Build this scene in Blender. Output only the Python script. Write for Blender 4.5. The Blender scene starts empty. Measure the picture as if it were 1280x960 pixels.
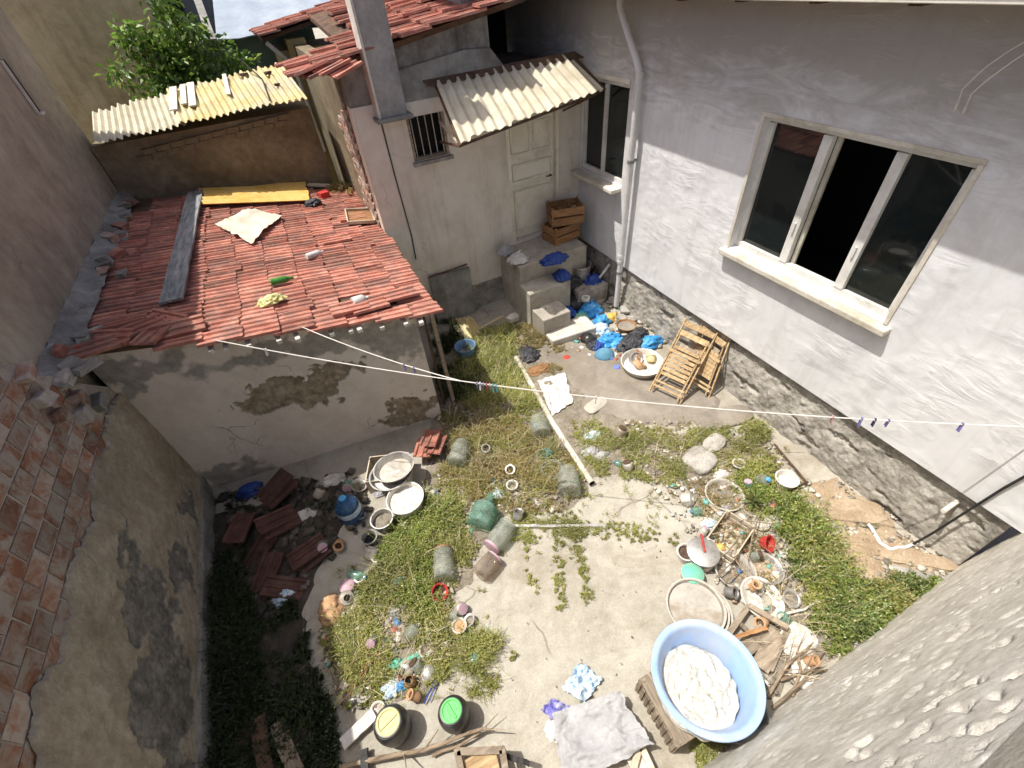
import bpy, bmesh, math, random
import numpy as np
from mathutils import Vector, Matrix, Quaternion, noise
R_ = math.radians
scene = bpy.context.scene
COL = scene.collection

# ------------------------------------------------------------------ camera
FPX = 558.544
RC = np.array([[0.88845808, -0.4527411, -0.07528441],
               [-0.36142139, -0.58906889, -0.72275336],
               [0.28287245, 0.66934546, -0.68699333]])
HC = 4.8
cam_d = bpy.data.cameras.new('camera')
cam_d.sensor_width = 36.0
cam_d.lens = 36.0 * FPX / 1280.0
cam_d.clip_start = 0.02
cam_d.clip_end = 500
cam = bpy.data.objects.new('camera', cam_d)
COL.objects.link(cam)
Mw = RC.T @ np.diag([1, -1, -1])
m4 = Matrix.Identity(4)
for i in range(3):
    for j in range(3):
        m4[i][j] = float(Mw[i, j])
m4[0][3], m4[1][3], m4[2][3] = 0.0, 0.0, HC
cam.matrix_world = m4
scene.camera = cam

# ------------------------------------------------------------------ light
SUN = Vector((-0.37, 0.20, 1.0)).normalized()
world = bpy.data.worlds.new('World')
scene.world = world
world.use_nodes = True
wn = world.node_tree
bg = wn.nodes['Background']
sky = wn.nodes.new('ShaderNodeTexSky')
sky.sky_type = 'NISHITA'
sky.sun_disc = False
sky.sun_elevation = math.asin(SUN.z)
sky.sun_rotation = math.atan2(SUN.x, SUN.y)
sky.air_density = 0.5
sky.dust_density = 4.0
sky.ozone_density = 0.6
wn.links.new(sky.outputs[0], bg.inputs[0])
bg.inputs[1].default_value = 0.15
sl = bpy.data.lights.new('sun', 'SUN')
sl.energy = 4.4
sl.angle = R_(0.5)
sl.color = (1.0, 0.955, 0.88)
sun = bpy.data.objects.new('sun', sl)
COL.objects.link(sun)
sun.rotation_euler = SUN.to_track_quat('Z', 'Y').to_euler()
sun.location = (-4, 2, 12)
scene.view_settings.view_transform = 'Standard'
scene.view_settings.look = 'None'
scene.view_settings.exposure = 0.33
scene.view_settings.gamma = 1.0
cy = scene.cycles
cy.max_bounces = 7; cy.diffuse_bounces = 5; cy.glossy_bounces = 3; cy.transmission_bounces = 3; cy.transparent_max_bounces = 10
cy.caustics_reflective = False; cy.caustics_refractive = False
cy.use_adaptive_sampling = True; cy.adaptive_threshold = 0.03

# ------------------------------------------------------------------ helpers
def ray(px, py):
    return RC.T @ np.array([(px - 640) / FPX, (py - 480) / FPX, 1.0])
def at(px, py, z=0.0):
    """point of the yard at height z seen in the photograph at (px, py)"""
    d = ray(px, py); t = (z - HC) / d[2]
    return Vector((d[0] * t, d[1] * t, z))
def atx(px, py, X):
    d = ray(px, py); t = X / d[0]
    return Vector((X, d[1] * t, HC + d[2] * t))
def aty(px, py, Y):
    d = ray(px, py); t = Y / d[1]
    return Vector((d[0] * t, Y, HC + d[2] * t))
def mpp(p):
    return float(RC[2] @ np.array([p[0], p[1], p[2] - HC])) / FPX

def link(o, parent=None):
    COL.objects.link(o)
    if parent is not None:
        o.parent = parent
    return o
def tag(o, label=None, cat=None, group=None, kind=None):
    if label: o['label'] = label
    if cat: o['category'] = cat
    if group: o['group'] = group
    if kind: o['kind'] = kind
    return o
def thing(name, label, cat, loc=(0, 0, 0), rot=(0, 0, 0), group=None):
    o = bpy.data.objects.new(name, None)
    o.empty_display_size = 0.05
    link(o)
    o.location = loc
    o.rotation_euler = rot
    return tag(o, label, cat, group)

class MB:
    def __init__(s):
        s.v = []; s.f = []
    def add(s, vs, fs):
        b = len(s.v)
        s.v += [tuple(v) for v in vs]
        s.f += [tuple(i + b for i in f) for f in fs]
        return s
    def box(s, c, d, rot=None, jit=0, rng=None, taper=1.0):
        x, y, z = d[0] / 2, d[1] / 2, d[2] / 2
        vs = [Vector((sx * x * (taper if sz > 0 else 1), sy * y * (taper if sz > 0 else 1), sz * z)) for sz in (-1, 1) for sy in (-1, 1) for sx in (-1, 1)]
        if jit:
            rr = rng or random
            vs = [v + Vector((rr.uniform(-jit, jit), rr.uniform(-jit, jit), rr.uniform(-jit, jit))) for v in vs]
        if rot is not None:
            m = rot if isinstance(rot, Matrix) else Matrix.Rotation(rot, 3, 'Z')
            vs = [m @ v for v in vs]
        vs = [v + Vector(c) for v in vs]
        return s.add(vs, [(0, 2, 3, 1), (4, 5, 7, 6), (0, 1, 5, 4), (2, 6, 7, 3), (0, 4, 6, 2), (1, 3, 7, 5)])
    def bar(s, a, b, w, t, up=(0, 0, 1)):
        a = Vector(a); b = Vector(b); d = (b - a); L = d.length; d.normalize()
        u = Vector(up); sd = d.cross(u)
        if sd.length < 1e-4: sd = d.cross(Vector((1, 0, 0)))
        sd.normalize(); n = sd.cross(d)
        m = Matrix((d, sd, n)).transposed()
        return s.box((a + b) / 2, (L, w, t), m)
    def lathe(s, prof, seg=28, c=(0, 0, 0), wob=0, sx=1, sy=1):
        n = len(prof); vs = []; fs = []
        for r, z in prof:
            for k in range(seg):
                a = 2 * math.pi * k / seg
                vs.append((c[0] + sx * r * math.cos(a), c[1] + sy * r * math.sin(a), c[2] + z + wob * math.sin(a * 2 + 1)))
        for i in range(n - 1):
            for k in range(seg):
                k2 = (k + 1) % seg
                fs.append((i * seg + k, i * seg + k2, (i + 1) * seg + k2, (i + 1) * seg + k))
        return s.add(vs, fs)
    def tube(s, pts, r, seg=6, taper=None, cap=True):
        pts = [Vector(p) for p in pts]; vs = []; fs = []; n = len(pts)
        prev = None
        for i, p in enumerate(pts):
            d = (pts[min(i + 1, n - 1)] - pts[max(i - 1, 0)])
            if d.length < 1e-6: d = Vector((0, 0, 1))
            d.normalize()
            if prev is None:
                a = Vector((0, 0, 1)) if abs(d.z) < .9 else Vector((1, 0, 0))
                u = d.cross(a).normalized()
            else:
                u = (prev - d * prev.dot(d)).normalized()
            prev = u; w = d.cross(u)
            rr = r * (1 + (taper - 1) * i / (n - 1)) if taper is not None else r
            for k in range(seg):
                an = 2 * math.pi * k / seg
                vs.append(p + (u * math.cos(an) + w * math.sin(an)) * rr)
        for i in range(n - 1):
            for k in range(seg):
                k2 = (k + 1) % seg
                fs.append((i * seg + k, i * seg + k2, (i + 1) * seg + k2, (i + 1) * seg + k))
        if cap:
            fs.append(tuple(range(seg - 1, -1, -1))); fs.append(tuple((n - 1) * seg + k for k in range(seg)))
        return s.add(vs, fs)
    def mesh(s, name, mat=None, smooth=False):
        me = bpy.data.meshes.new(name)
        me.from_pydata(s.v, [], s.f)
        me.update()
        if mat is not None: me.materials.append(mat)
        if smooth: me.polygons.foreach_set('use_smooth', [True] * len(me.polygons))
        return me
    def build(s, name, mat=None, parent=None, smooth=False, bevel=0, sub=0):
        o = bpy.data.objects.new(name, s.mesh(name, mat, smooth))
        link(o, parent)
        if bevel:
            b = o.modifiers.new('b', 'BEVEL'); b.width = bevel; b.segments = 2; b.limit_method = 'ANGLE'
        if smooth:
            o.data.set_sharp_from_angle(angle=R_(38))
        return o

def fast(name, V, F, mat, parent=None, smooth=False):
    """big mesh of quads from numpy arrays"""
    me = bpy.data.meshes.new(name)
    V = np.asarray(V, np.float32).reshape(-1, 3); F = np.asarray(F, np.int32)
    k = F.shape[1]
    me.vertices.add(len(V)); me.vertices.foreach_set('co', V.ravel())
    me.loops.add(F.size); me.loops.foreach_set('vertex_index', F.ravel())
    me.polygons.add(len(F)); me.polygons.foreach_set('loop_start', np.arange(0, F.size, k, dtype=np.int32))
    if smooth: me.polygons.foreach_set('use_smooth', np.ones(len(F), bool))
    me.update(calc_edges=True)
    me.materials.append(mat)
    o = bpy.data.objects.new(name, me)
    return link(o, parent)

# ------------------------------------------------------------------ materials
def hexc(r, g, b):
    f = lambda c: (c / 255 / 12.92) if c / 255 <= 0.04045 else ((c / 255 + 0.055) / 1.055) ** 2.4
    return (f(r), f(g), f(b), 1)
def c4(c):
    return tuple(c) + (1,) if len(c) == 3 else tuple(c)
class NT:
    def __init__(s, name):
        s.m = bpy.data.materials.new(name); s.m.use_nodes = True
        s.t = s.m.node_tree; s.p = s.t.nodes['Principled BSDF']
    def n(s, t, **k):
        nd = s.t.nodes.new(t)
        for a, b in k.items():
            if a[0] == '_': setattr(nd, a[1:], b)
            else:
                try: nd.inputs[int(a[1:]) if a[0] == 'i' and a[1:].isdigit() else a.replace('__', ' ')].default_value = b
                except KeyError: pass
        return nd
    def l(s, a, b): s.t.links.new(a, b)
    def coord(s, which='Object', rnd=True):
        tc = s.n('ShaderNodeTexCoord')
        if not rnd: return tc.outputs[which]
        oi = s.n('ShaderNodeObjectInfo')
        ad = s.n('ShaderNodeVectorMath', _operation='ADD')
        mu = s.n('ShaderNodeMath', _operation='MULTIPLY', i1=57.0)
        s.l(oi.outputs['Random'], mu.inputs[0]); s.l(tc.outputs[which], ad.inputs[0]); s.l(mu.outputs[0], ad.inputs[1])
        return ad.outputs[0]
    def noise(s, vec, sc, det=6, rough=.6, dist=0):
        nd = s.n('ShaderNodeTexNoise', Scale=sc, Detail=min(det, 4.0), Roughness=rough, Distortion=dist)
        s.l(vec, nd.inputs['Vector']); return nd.outputs['Fac']
    def ramp(s, fac, stops, interp='LINEAR'):
        r = s.n('ShaderNodeValToRGB'); r.color_ramp.interpolation = interp
        e = r.color_ramp.elements
        while len(e) < len(stops): e.new(.5)
        for i, (p, c) in enumerate(stops):
            e[i].position = p; e[i].color = c4(c)
        s.l(fac, r.inputs[0]); return r.outputs[0]
    def mix(s, fac, a, b, mode='MIX'):
        m = s.n('ShaderNodeMix', _data_type='RGBA', _blend_type=mode)
        for v, i in ((fac, 0), (a, 6), (b, 7)):
            if hasattr(v, 'links'): s.l(v, m.inputs[i])
            elif isinstance(v, (int, float)): m.inputs[i].default_value = v
            else: m.inputs[i].default_value = c4(v)
        return m.outputs[2]
    def math(s, op, a, b=0.0, clamp=False):
        m = s.n('ShaderNodeMath', _operation=op, _use_clamp=clamp)
        for v, i in ((a, 0), (b, 1)):
            if hasattr(v, 'links'): s.l(v, m.inputs[i])
            else: m.inputs[i].default_value = v
        return m.outputs[0]
    def bump(s, h, strength, dist=.02, prev=None):
        b = s.n('ShaderNodeBump', Strength=strength, Distance=dist)
        s.l(h, b.inputs['Height'])
        if prev is not None: s.l(prev, b.inputs['Normal'])
        return b.outputs[0]

def M(name, c1, c2, c3=None, sc=6, rough=.8, bump=.25, bs=None, metal=0, rnd=.12, bd=.01, dirt=None, spec=.3, island=0, coat=0, dlo=.48, dsc=None):
    """general weathered material: two or three tones by noise, fine grain, relief, per object variation"""
    t = NT(name); vec = t.coord()
    n1 = t.noise(vec, sc, 8, .65, .3); n2 = t.noise(vec, sc * 9, 4, .7)
    f = t.math('ADD', t.math('MULTIPLY', n1, .7), t.math('MULTIPLY', n2, .3))
    stops = [(.36, c1), (.64, c2)] if c3 is None else [(.33, c1), (.5, c2), (.66, c3)]
    col = t.ramp(f, stops)
    if dirt is not None:
        d = t.ramp(t.noise(vec, dsc or sc * .45, 9, .72, .6), [(dlo, (0, 0, 0)), (dlo + .18, (1, 1, 1))])
        col = t.mix(t.math('MULTIPLY', d, dirt[1]), col, dirt[0])
    src = None
    if rnd:
        oi = t.n('ShaderNodeObjectInfo'); src = oi.outputs['Random']
    if island:
        ge = t.n('ShaderNodeNewGeometry'); src = ge.outputs['Random Per Island']; rnd = island
    if src is not None:
        hs = t.n('ShaderNodeHueSaturation')
        t.l(t.math('ADD', t.math('MULTIPLY', src, 2 * rnd), 1 - rnd), hs.inputs['Value'])
        t.l(col, hs.inputs['Color']); col = hs.outputs[0]
    t.l(col, t.p.inputs['Base Color'])
    t.p.inputs['Roughness'].default_value = rough
    rr = t.math('ADD', t.math('MULTIPLY', n2, .25), rough - .12, True); t.l(rr, t.p.inputs['Roughness'])
    t.p.inputs['Metallic'].default_value = metal
    t.p.inputs['Specular IOR Level'].default_value = spec
    if coat: t.p.inputs['Coat Weight'].default_value = coat
    if bump:
        h = t.noise(vec, bs or sc * 5, 8, .65)
        t.l(t.bump(h, bump, bd), t.p.inputs['Normal'])
    return t.m

def plaster(name, c1, c2, c3, sc=1.2, bump=.5, bd=.02, patches=(), cracks=.0, trowel=0, drips=None, rough=.9, fine=30, band=None):
    """wall render: broad tone drift, worn spots, trowel marks, cracks, peeled patches (centre, radii, colours)"""
    t = NT(name); vec = t.coord(rnd=False)
    n1 = t.noise(vec, sc, 10, .68, .5); n2 = t.noise(vec, sc * 7, 6, .7, .2)
    f = t.math('ADD', t.math('MULTIPLY', n1, .65), t.math('MULTIPLY', n2, .35))
    col = t.ramp(f, [(.34, c1), (.5, c2), (.66, c3)])
    if drips is not None:   # dirt that has run down the wall
        mp = t.n('ShaderNodeMapping'); mp.inputs['Scale'].default_value = (5, 5, .45); t.l(vec, mp.inputs[0])
        dn = t.ramp(t.noise(mp.outputs[0], 1.0, 8, .7, .4), [(.5, (0, 0, 0)), (.72, (1, 1, 1))])
        col = t.mix(t.math('MULTIPLY', dn, drips[1]), col, drips[0])
    h = t.noise(vec, fine, 8, .65)
    nrm = t.bump(h, bump, bd)
    if trowel:
        mp = t.n('ShaderNodeMapping'); mp.inputs['Scale'].default_value = (1.2, 1.2, 4.0); mp.inputs['Rotation'].default_value = (.35, 0, 0); t.l(vec, mp.inputs[0])
        w = t.noise(mp.outputs[0], 1.7, 7, .62, 1.0)
        gt = t.ramp(t.noise(vec, 1.3, 3), [(.42, (0, 0, 0)), (.6, (1, 1, 1))])
        nrm = t.bump(t.math('MULTIPLY', w, gt), trowel * 1.4, .09, nrm)
    if band is not None:    # dirt along the top that also paints in eave shade, uneven lower edge: (z level, width, colour, amount)
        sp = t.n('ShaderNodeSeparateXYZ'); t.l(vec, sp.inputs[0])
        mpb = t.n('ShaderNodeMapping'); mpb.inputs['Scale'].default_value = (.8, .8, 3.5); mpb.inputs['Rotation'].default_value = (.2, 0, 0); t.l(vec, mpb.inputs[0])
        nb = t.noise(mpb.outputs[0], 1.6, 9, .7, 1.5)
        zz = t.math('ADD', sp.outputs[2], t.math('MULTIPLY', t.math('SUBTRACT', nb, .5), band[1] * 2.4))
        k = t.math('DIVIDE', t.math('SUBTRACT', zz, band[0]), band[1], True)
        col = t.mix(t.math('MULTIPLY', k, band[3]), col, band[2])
    if cracks:
        vo = t.n('ShaderNodeTexVoronoi', _feature='DISTANCE_TO_EDGE', Scale=.9)
        ws = t.n('ShaderNodeTexNoise', Scale=2.5, Detail=6.0); t.l(vec, ws.inputs[0])
        va = t.n('ShaderNodeVectorMath', _operation='MULTIPLY_ADD'); va.inputs[1].default_value = (.7, .7, .7)
        t.l(ws.outputs['Color'], va.inputs[0]); t.l(vec, va.inputs[2]); t.l(va.outputs[0], vo.inputs['Vector'])
        k = t.ramp(vo.outputs[0], [(.0, (1, 1, 1)), (.012, (0, 0, 0))])
        gate = t.ramp(t.noise(vec, 1.1, 3), [(.5, (0, 0, 0)), (.6, (1, 1, 1))])
        k = t.math('MULTIPLY', k, gate)
        col = t.mix(t.math('MULTIPLY', k, cracks), col, (.05, .045, .04))
        nrm = t.bump(t.math('SUBTRACT', 1.0, k), .7, .01, nrm)
    if patches:
        ns = t.n('ShaderNodeTexNoise', Scale=3.2, Detail=5.0, Roughness=.65); t.l(vec, ns.inputs[0])
        nv = t.n('ShaderNodeVectorMath', _operation='MULTIPLY_ADD'); nv.inputs[1].default_value = (.55, .55, .55); nv.inputs[2].default_value = (-.27, -.27, -.27)
        t.l(ns.outputs['Color'], nv.inputs[0])
        ad = t.n('ShaderNodeVectorMath', _operation='ADD'); t.l(vec, ad.inputs[0]); t.l(nv.outputs[0], ad.inputs[1])
        tot = None
        for (cc, rr, pc1, pc2) in patches:
            sb = t.n('ShaderNodeVectorMath', _operation='SUBTRACT'); sb.inputs[1].default_value = cc; t.l(ad.outputs[0], sb.inputs[0])
            dv = t.n('ShaderNodeVectorMath', _operation='DIVIDE'); dv.inputs[1].default_value = rr; t.l(sb.outputs[0], dv.inputs[0])
            ln = t.n('ShaderNodeVectorMath', _operation='LENGTH'); t.l(dv.outputs[0], ln.inputs[0])
            k = t.ramp(ln.outputs['Value'], [(.93, (1, 1, 1)), (.97, (0, 0, 0))])
            col = t.mix(k, col, t.ramp(n2, [(.35, pc1), (.62, pc2)]))
            tot = k if tot is None else t.math('MAXIMUM', tot, k)
        hh = t.math('ADD', t.math('SUBTRACT', 1.0, tot), t.math('MULTIPLY', t.math('MULTIPLY', n2, tot), 1.2))
        nrm = t.bump(hh, 1.0, .05, nrm)
    t.l(col, t.p.inputs['Base Color']); t.l(nrm, t.p.inputs['Normal'])
    t.p.inputs['Roughness'].default_value = rough; t.p.inputs['Specular IOR Level'].default_value = .2
    return t.m

def bare_mix(mat, pc1, pc2, pc3):
    """where the mesh attribute 'bare' is 1 the coat has fallen off and the rough ground below shows"""
    t = NT.__new__(NT); t.m = mat; t.t = mat.node_tree; t.p = t.t.nodes['Principled BSDF']
    at_ = t.n('ShaderNodeAttribute'); at_.attribute_name = 'bare'
    vec = t.coord(rnd=False); n2 = t.noise(vec, 9, 6, .7)
    old = t.p.inputs['Base Color'].links[0].from_socket
    col = t.mix(at_.outputs['Fac'], old, t.ramp(n2, [(.33, pc1), (.5, pc2), (.66, pc3)]))
    at2 = t.n('ShaderNodeAttribute'); at2.attribute_name = 'damp'
    col = t.mix(t.math('MULTIPLY', at2.outputs['Fac'], .75), col, t.ramp(n2, [(.35, (.13, .125, .11)), (.65, (.30, .29, .265))]))
    t.l(col, t.p.inputs['Base Color'])
    return mat
def add_attr(o, name, vals):
    a = o.data.attributes.new(name, 'FLOAT', 'POINT'); a.data.foreach_set('value', np.asarray(vals, np.float32))
def blob_mask(u, v, blobs, seed):
    """signed depth inside ragged blobs (cu, cv, ru, rv)"""
    w1 = fbm(u * 3.3, v * 3.3, seed, 5) * .34; w2 = fbm(u * 3.3 + 9, v * 3.3, seed + 4, 5) * .34; best = -9
    for cu, cv, ru, rv in blobs:
        best = max(best, 1 - math.hypot((u - cu + w1) / ru, (v - cv + w2 * .7) / rv))
    return best
def leafmat(name, stops, trans=.3):
    t = NT(name); ge = t.n('ShaderNodeNewGeometry')
    col = t.ramp(ge.outputs['Random Per Island'], stops)
    vec = t.coord(rnd=False)
    big = t.ramp(t.noise(vec, 1.7, 4), [(.35, (.72, .70, .65)), (.65, (1.2, 1.17, 1.05))])
    col = t.mix(1.0, col, big, 'MULTIPLY')
    di = t.n('ShaderNodeBsdfDiffuse'); tr = t.n('ShaderNodeBsdfTranslucent'); gl = t.n('ShaderNodeBsdfGlossy', Roughness=.45)
    t.l(col, di.inputs[0]); t.l(col, tr.inputs[0])
    m1 = t.n('ShaderNodeMixShader', i0=trans); t.l(di.outputs[0], m1.inputs[1]); t.l(tr.outputs[0], m1.inputs[2])
    m2 = t.n('ShaderNodeMixShader', i0=.05); t.l(m1.outputs[0], m2.inputs[1]); t.l(gl.outputs[0], m2.inputs[2])
    t.l(m2.outputs[0], t.t.nodes['Material Output'].inputs[0])
    return t.m

def glassmat(name, tint, dusty=.22, dust=(.4, .39, .35), body=.0):
    """dusty bottle glass: tinted see-through wall, sharp reflections, uneven film of dust"""
    t = NT(name); vec = t.coord()
    tr = t.n('ShaderNodeBsdfTransparent'); tr.inputs[0].default_value = c4(tint)
    gl = t.n('ShaderNodeBsdfGlossy', Roughness=.06); gl.inputs[0].default_value = (.9, .9, .9, 1)
    fr = t.n('ShaderNodeLayerWeight', Blend=.12)
    m1 = t.n('ShaderNodeMixShader'); t.l(t.math('ADD', t.math('MULTIPLY', t.math('POWER', fr.outputs['Facing'], 3.0), .55), .04), m1.inputs[0]); t.l(tr.outputs[0], m1.inputs[1]); t.l(gl.outputs[0], m1.inputs[2])
    di = t.n('ShaderNodeBsdfDiffuse'); t.l(t.ramp(t.noise(vec, 8, 6), [(.35, tuple(x * .6 for x in dust)), (.65, dust)]), di.inputs[0])
    k = t.math('ADD', t.math('MULTIPLY', t.ramp(t.noise(vec, 9, 8, .7), [(.35, (0, 0, 0)), (.7, (1, 1, 1))]), dusty), body)
    m2 = t.n('ShaderNodeMixShader'); t.l(k, m2.inputs[0]); t.l(m1.outputs[0], m2.inputs[1]); t.l(di.outputs[0], m2.inputs[2])
    t.l(m2.outputs[0], t.t.nodes['Material Output'].inputs[0])
    return t.m

def woodmat(name, c1, c2, c3, sc=3, rnd=.2, rough=.8):
    t = NT(name); vec = t.coord()
    mp = t.n('ShaderNodeMapping'); mp.inputs['Scale'].default_value = (1.2, 9, 9); t.l(vec, mp.inputs[0])
    n = t.noise(mp.outputs[0], sc, 8, .65, .5); n2 = t.noise(vec, 4, 5)
    f = t.math('ADD', t.math('MULTIPLY', n, .7), t.math('MULTIPLY', n2, .3))
    col = t.ramp(f, [(.36, c1), (.5, c2), (.64, c3)])
    oi = t.n('ShaderNodeObjectInfo'); hs = t.n('ShaderNodeHueSaturation')
    t.l(t.math('ADD', t.math('MULTIPLY', oi.outputs['Random'], 2 * rnd), 1 - rnd), hs.inputs['Value']); t.l(col, hs.inputs['Color'])
    t.l(hs.outputs[0], t.p.inputs['Base Color']); t.p.inputs['Roughness'].default_value = rough
    t.l(t.bump(n, .5, .006), t.p.inputs['Normal']); t.p.inputs['Specular IOR Level'].default_value = .2
    return t.m

# palette
m_slab = None
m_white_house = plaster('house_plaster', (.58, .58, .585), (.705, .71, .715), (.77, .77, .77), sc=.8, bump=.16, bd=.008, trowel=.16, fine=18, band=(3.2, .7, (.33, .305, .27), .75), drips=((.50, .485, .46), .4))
m_plinth = plaster('plinth_render', (.15, .14, .12), (.33, .31, .27), (.50, .475, .42), sc=4.0, bump=.8, bd=.02, fine=30)
m_rough = plaster('rough_render', (.46, .435, .375), (.62, .59, .52), (.76, .73, .66), sc=4.0, bump=.8, bd=.005, fine=120)
m_facade = plaster('facade_plaster', (.58, .53, .45), (.69, .64, .56), (.76, .72, .65), sc=.8, bump=.2, bd=.008, drips=((.36, .31, .24), .4), cracks=.2)
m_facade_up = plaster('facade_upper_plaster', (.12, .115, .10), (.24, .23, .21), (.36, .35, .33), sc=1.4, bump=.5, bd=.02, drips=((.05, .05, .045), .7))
m_chimney = plaster('chimney_render', (.21, .205, .195), (.31, .305, .29), (.42, .41, .39), sc=1.8, bump=.4, bd=.01)
m_shedwall = bare_mix(plaster('shed_plaster', (.57, .51, .45), (.67, .61, .545), (.74, .69, .63), sc=.9, bump=.3, bd=.012, cracks=.35), (.18, .145, .10), (.28, .235, .17), (.40, .345, .265))
m_leftwall = bare_mix(plaster('left_wall_render', (.22, .185, .135), (.35, .305, .235), (.50, .45, .365), sc=1.9, bump=.9, bd=.03, cracks=.3, fine=16), (.11, .105, .095), (.19, .18, .165), (.30, .285, .26))
m_mortar = plaster('lime_mortar', (.30, .27, .23), (.44, .40, .35), (.58, .54, .48), sc=3, bump=.9, bd=.03, fine=22)
m_greywall = plaster('tall_wall_render', (.24, .215, .17), (.36, .325, .26), (.46, .42, .345), sc=.9, bump=.5, bd=.02, cracks=.25, drips=((.17, .16, .13), .25))
m_tan = plaster('tan_wall_render', (.34, .27, .15), (.47, .385, .23), (.58, .49, .32), sc=1.1, bump=.35, bd=.015, cracks=.2, drips=((.16, .12, .06), .5))
m_mud = plaster('lean_to_render', (.12, .10, .065), (.20, .165, .11), (.30, .26, .18), sc=1.3, bump=.6, bd=.02)
m_conc = M('step_concrete', (.26, .235, .195), (.38, .35, .295), (.49, .455, .395), sc=3, bump=.5, bs=26, bd=.012)
m_flash = M('grey_cement', (.16, .16, .15), (.27, .265, .245), (.38, .37, .34), sc=3, bump=.7, bs=14, bd=.03, dirt=((.12, .10, .08), .6))
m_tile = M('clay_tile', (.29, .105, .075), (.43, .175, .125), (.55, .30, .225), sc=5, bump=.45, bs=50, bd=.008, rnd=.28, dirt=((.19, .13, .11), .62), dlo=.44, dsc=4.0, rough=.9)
m_oldtile_shade = M('old_shade_tile', (.05, .026, .021), (.08, .038, .031), (.125, .068, .056), sc=6, bump=.4, bs=50, bd=.006, rnd=.3, dirt=((.10, .07, .055), .75), rough=.9)  # old dirty tile, its colour darkened further for the shaded heap
m_brick = M('hollow_brick', (.19, .08, .047), (.27, .125, .075), (.36, .20, .135), sc=4, bump=.8, bs=30, bd=.014, rnd=.3, dirt=((.38, .345, .30), .9), dlo=.40, dsc=5.0)
m_white = M('white_paint', (.55, .53, .48), (.70, .685, .64), (.78, .77, .74), sc=3, bump=.1, rnd=.05, dirt=((.32, .27, .2), .35))
m_cream = M('cream_paint', (.64, .60, .49), (.76, .72, .61), (.82, .79, .70), sc=2.5, bump=.15, rnd=.04, dirt=((.25, .2, .13), .4))
m_sill = M('stone_sill', (.50, .46, .37), (.64, .60, .51), (.74, .70, .62), sc=4, bump=.25, rnd=.05, dirt=((.3, .26, .18), .5))
m_pvc = M('white_pvc', (.60, .60, .59), (.70, .70, .69), sc=3, rough=.45, bump=.05, rnd=.04, dirt=((.35, .33, .28), .4))
m_dark = M('dark_void', (.006, .006, .006), (.012, .012, .012), bump=0, rnd=0)  # near black colour stands for the shade inside openings and recesses
m_room = M('room_wall', (.05, .048, .045), (.08, .075, .07), bump=.1, rnd=0)
m_glasspane = NT('window_glass'); m_glasspane.p.inputs['Base Color'].default_value = (.012, .016, .016, 1); m_glasspane.p.inputs['Roughness'].default_value = .04; m_glasspane.p.inputs['Specular IOR Level'].default_value = .55; m_glasspane = m_glasspane.m
m_yel = M('fibreglass_yellow', (.48, .36, .15), (.60, .50, .26), (.66, .60, .42), sc=3, rough=.6, bump=.2, rnd=.06, dirt=((.42, .40, .36), .6))
m_yel2 = M('fibreglass_ochre', (.55, .33, .06), (.68, .45, .12), (.72, .55, .25), sc=3, rough=.6, bump=.2, rnd=.06)
m_cor = M('corrugated_cream', (.44, .39, .27), (.54, .50, .385), (.62, .58, .47), sc=4, rough=.7, bump=.25, rnd=.05, dirt=((.36, .30, .2), .45))
m_corgrey = M('corrugated_grey', (.34, .32, .25), (.45, .43, .35), (.53, .51, .43), sc=3, rough=.7, bump=.3, rnd=.05, dirt=((.2, .18, .14), .6))
m_wood = woodmat('grey_wood', (.16, .125, .09), (.27, .22, .165), (.38, .325, .25))
m_wood2 = woodmat('chair_wood', (.25, .165, .085), (.39, .275, .15), (.51, .385, .225), rnd=.15)
m_wood3 = woodmat('crate_wood', (.20, .10, .045), (.31, .165, .075), (.42, .25, .13))
m_wood4 = woodmat('pale_wood', (.40, .33, .24), (.52, .45, .34), (.62, .55, .44))
m_plank = woodmat('weathered_plank', (.10, .11, .12), (.19, .20, .21), (.30, .30, .30))
m_bark = woodmat('branch_bark', (.13, .095, .065), (.24, .185, .13), (.36, .29, .21), sc=5)
m_metal = M('dull_aluminium', (.38, .37, .35), (.52, .51, .49), (.62, .61, .59), sc=7, rough=.45, metal=.75, bump=.15, rnd=.12, dirt=((.22, .18, .13), .6))
m_enamel = M('old_enamel', (.52, .50, .45), (.66, .645, .60), (.75, .74, .70), sc=5, rough=.4, bump=.08, rnd=.06, dirt=((.26, .19, .12), .6))
m_pan = M('dusty_pan', (.36, .335, .29), (.48, .455, .40), (.58, .56, .51), sc=5, rough=.55, metal=.3, bump=.2, rnd=.1, dirt=((.27, .21, .14), .7))
m_rust = M('rusty_iron', (.06, .04, .03), (.12, .075, .05), (.19, .115, .07), sc=8, rough=.85, metal=.2, bump=.4)
m_iron = M('dark_iron', (.02, .02, .02), (.045, .042, .04), sc=8, rough=.6, metal=.4, bump=.2)
m_tubblue = M('pale_blue_plastic', (.27, .41, .68), (.31, .46, .74), (.36, .51, .78), sc=2, rough=.42, bump=.04, rnd=.0, dirt=((.47, .49, .50), .6), spec=.4)
m_foam = M('wet_white_wool', (.46, .44, .38), (.58, .565, .51), (.66, .65, .61), sc=12, rough=.7, bump=.8, bs=30, bd=.03, rnd=0)
m_black = M('black_plastic', (.012, .012, .013), (.022, .022, .024), sc=6, rough=.35, bump=.05, rnd=.05, dirt=((.16, .145, .12), .35), spec=.5)
m_lidy = M('yellow_lid', (.55, .50, .22), (.66, .61, .30), sc=6, rough=.5, bump=.05, rnd=0)
m_lidg = M('green_lid', (.10, .50, .12), (.16, .62, .18), sc=6, rough=.5, bump=.05, rnd=0)
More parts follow.
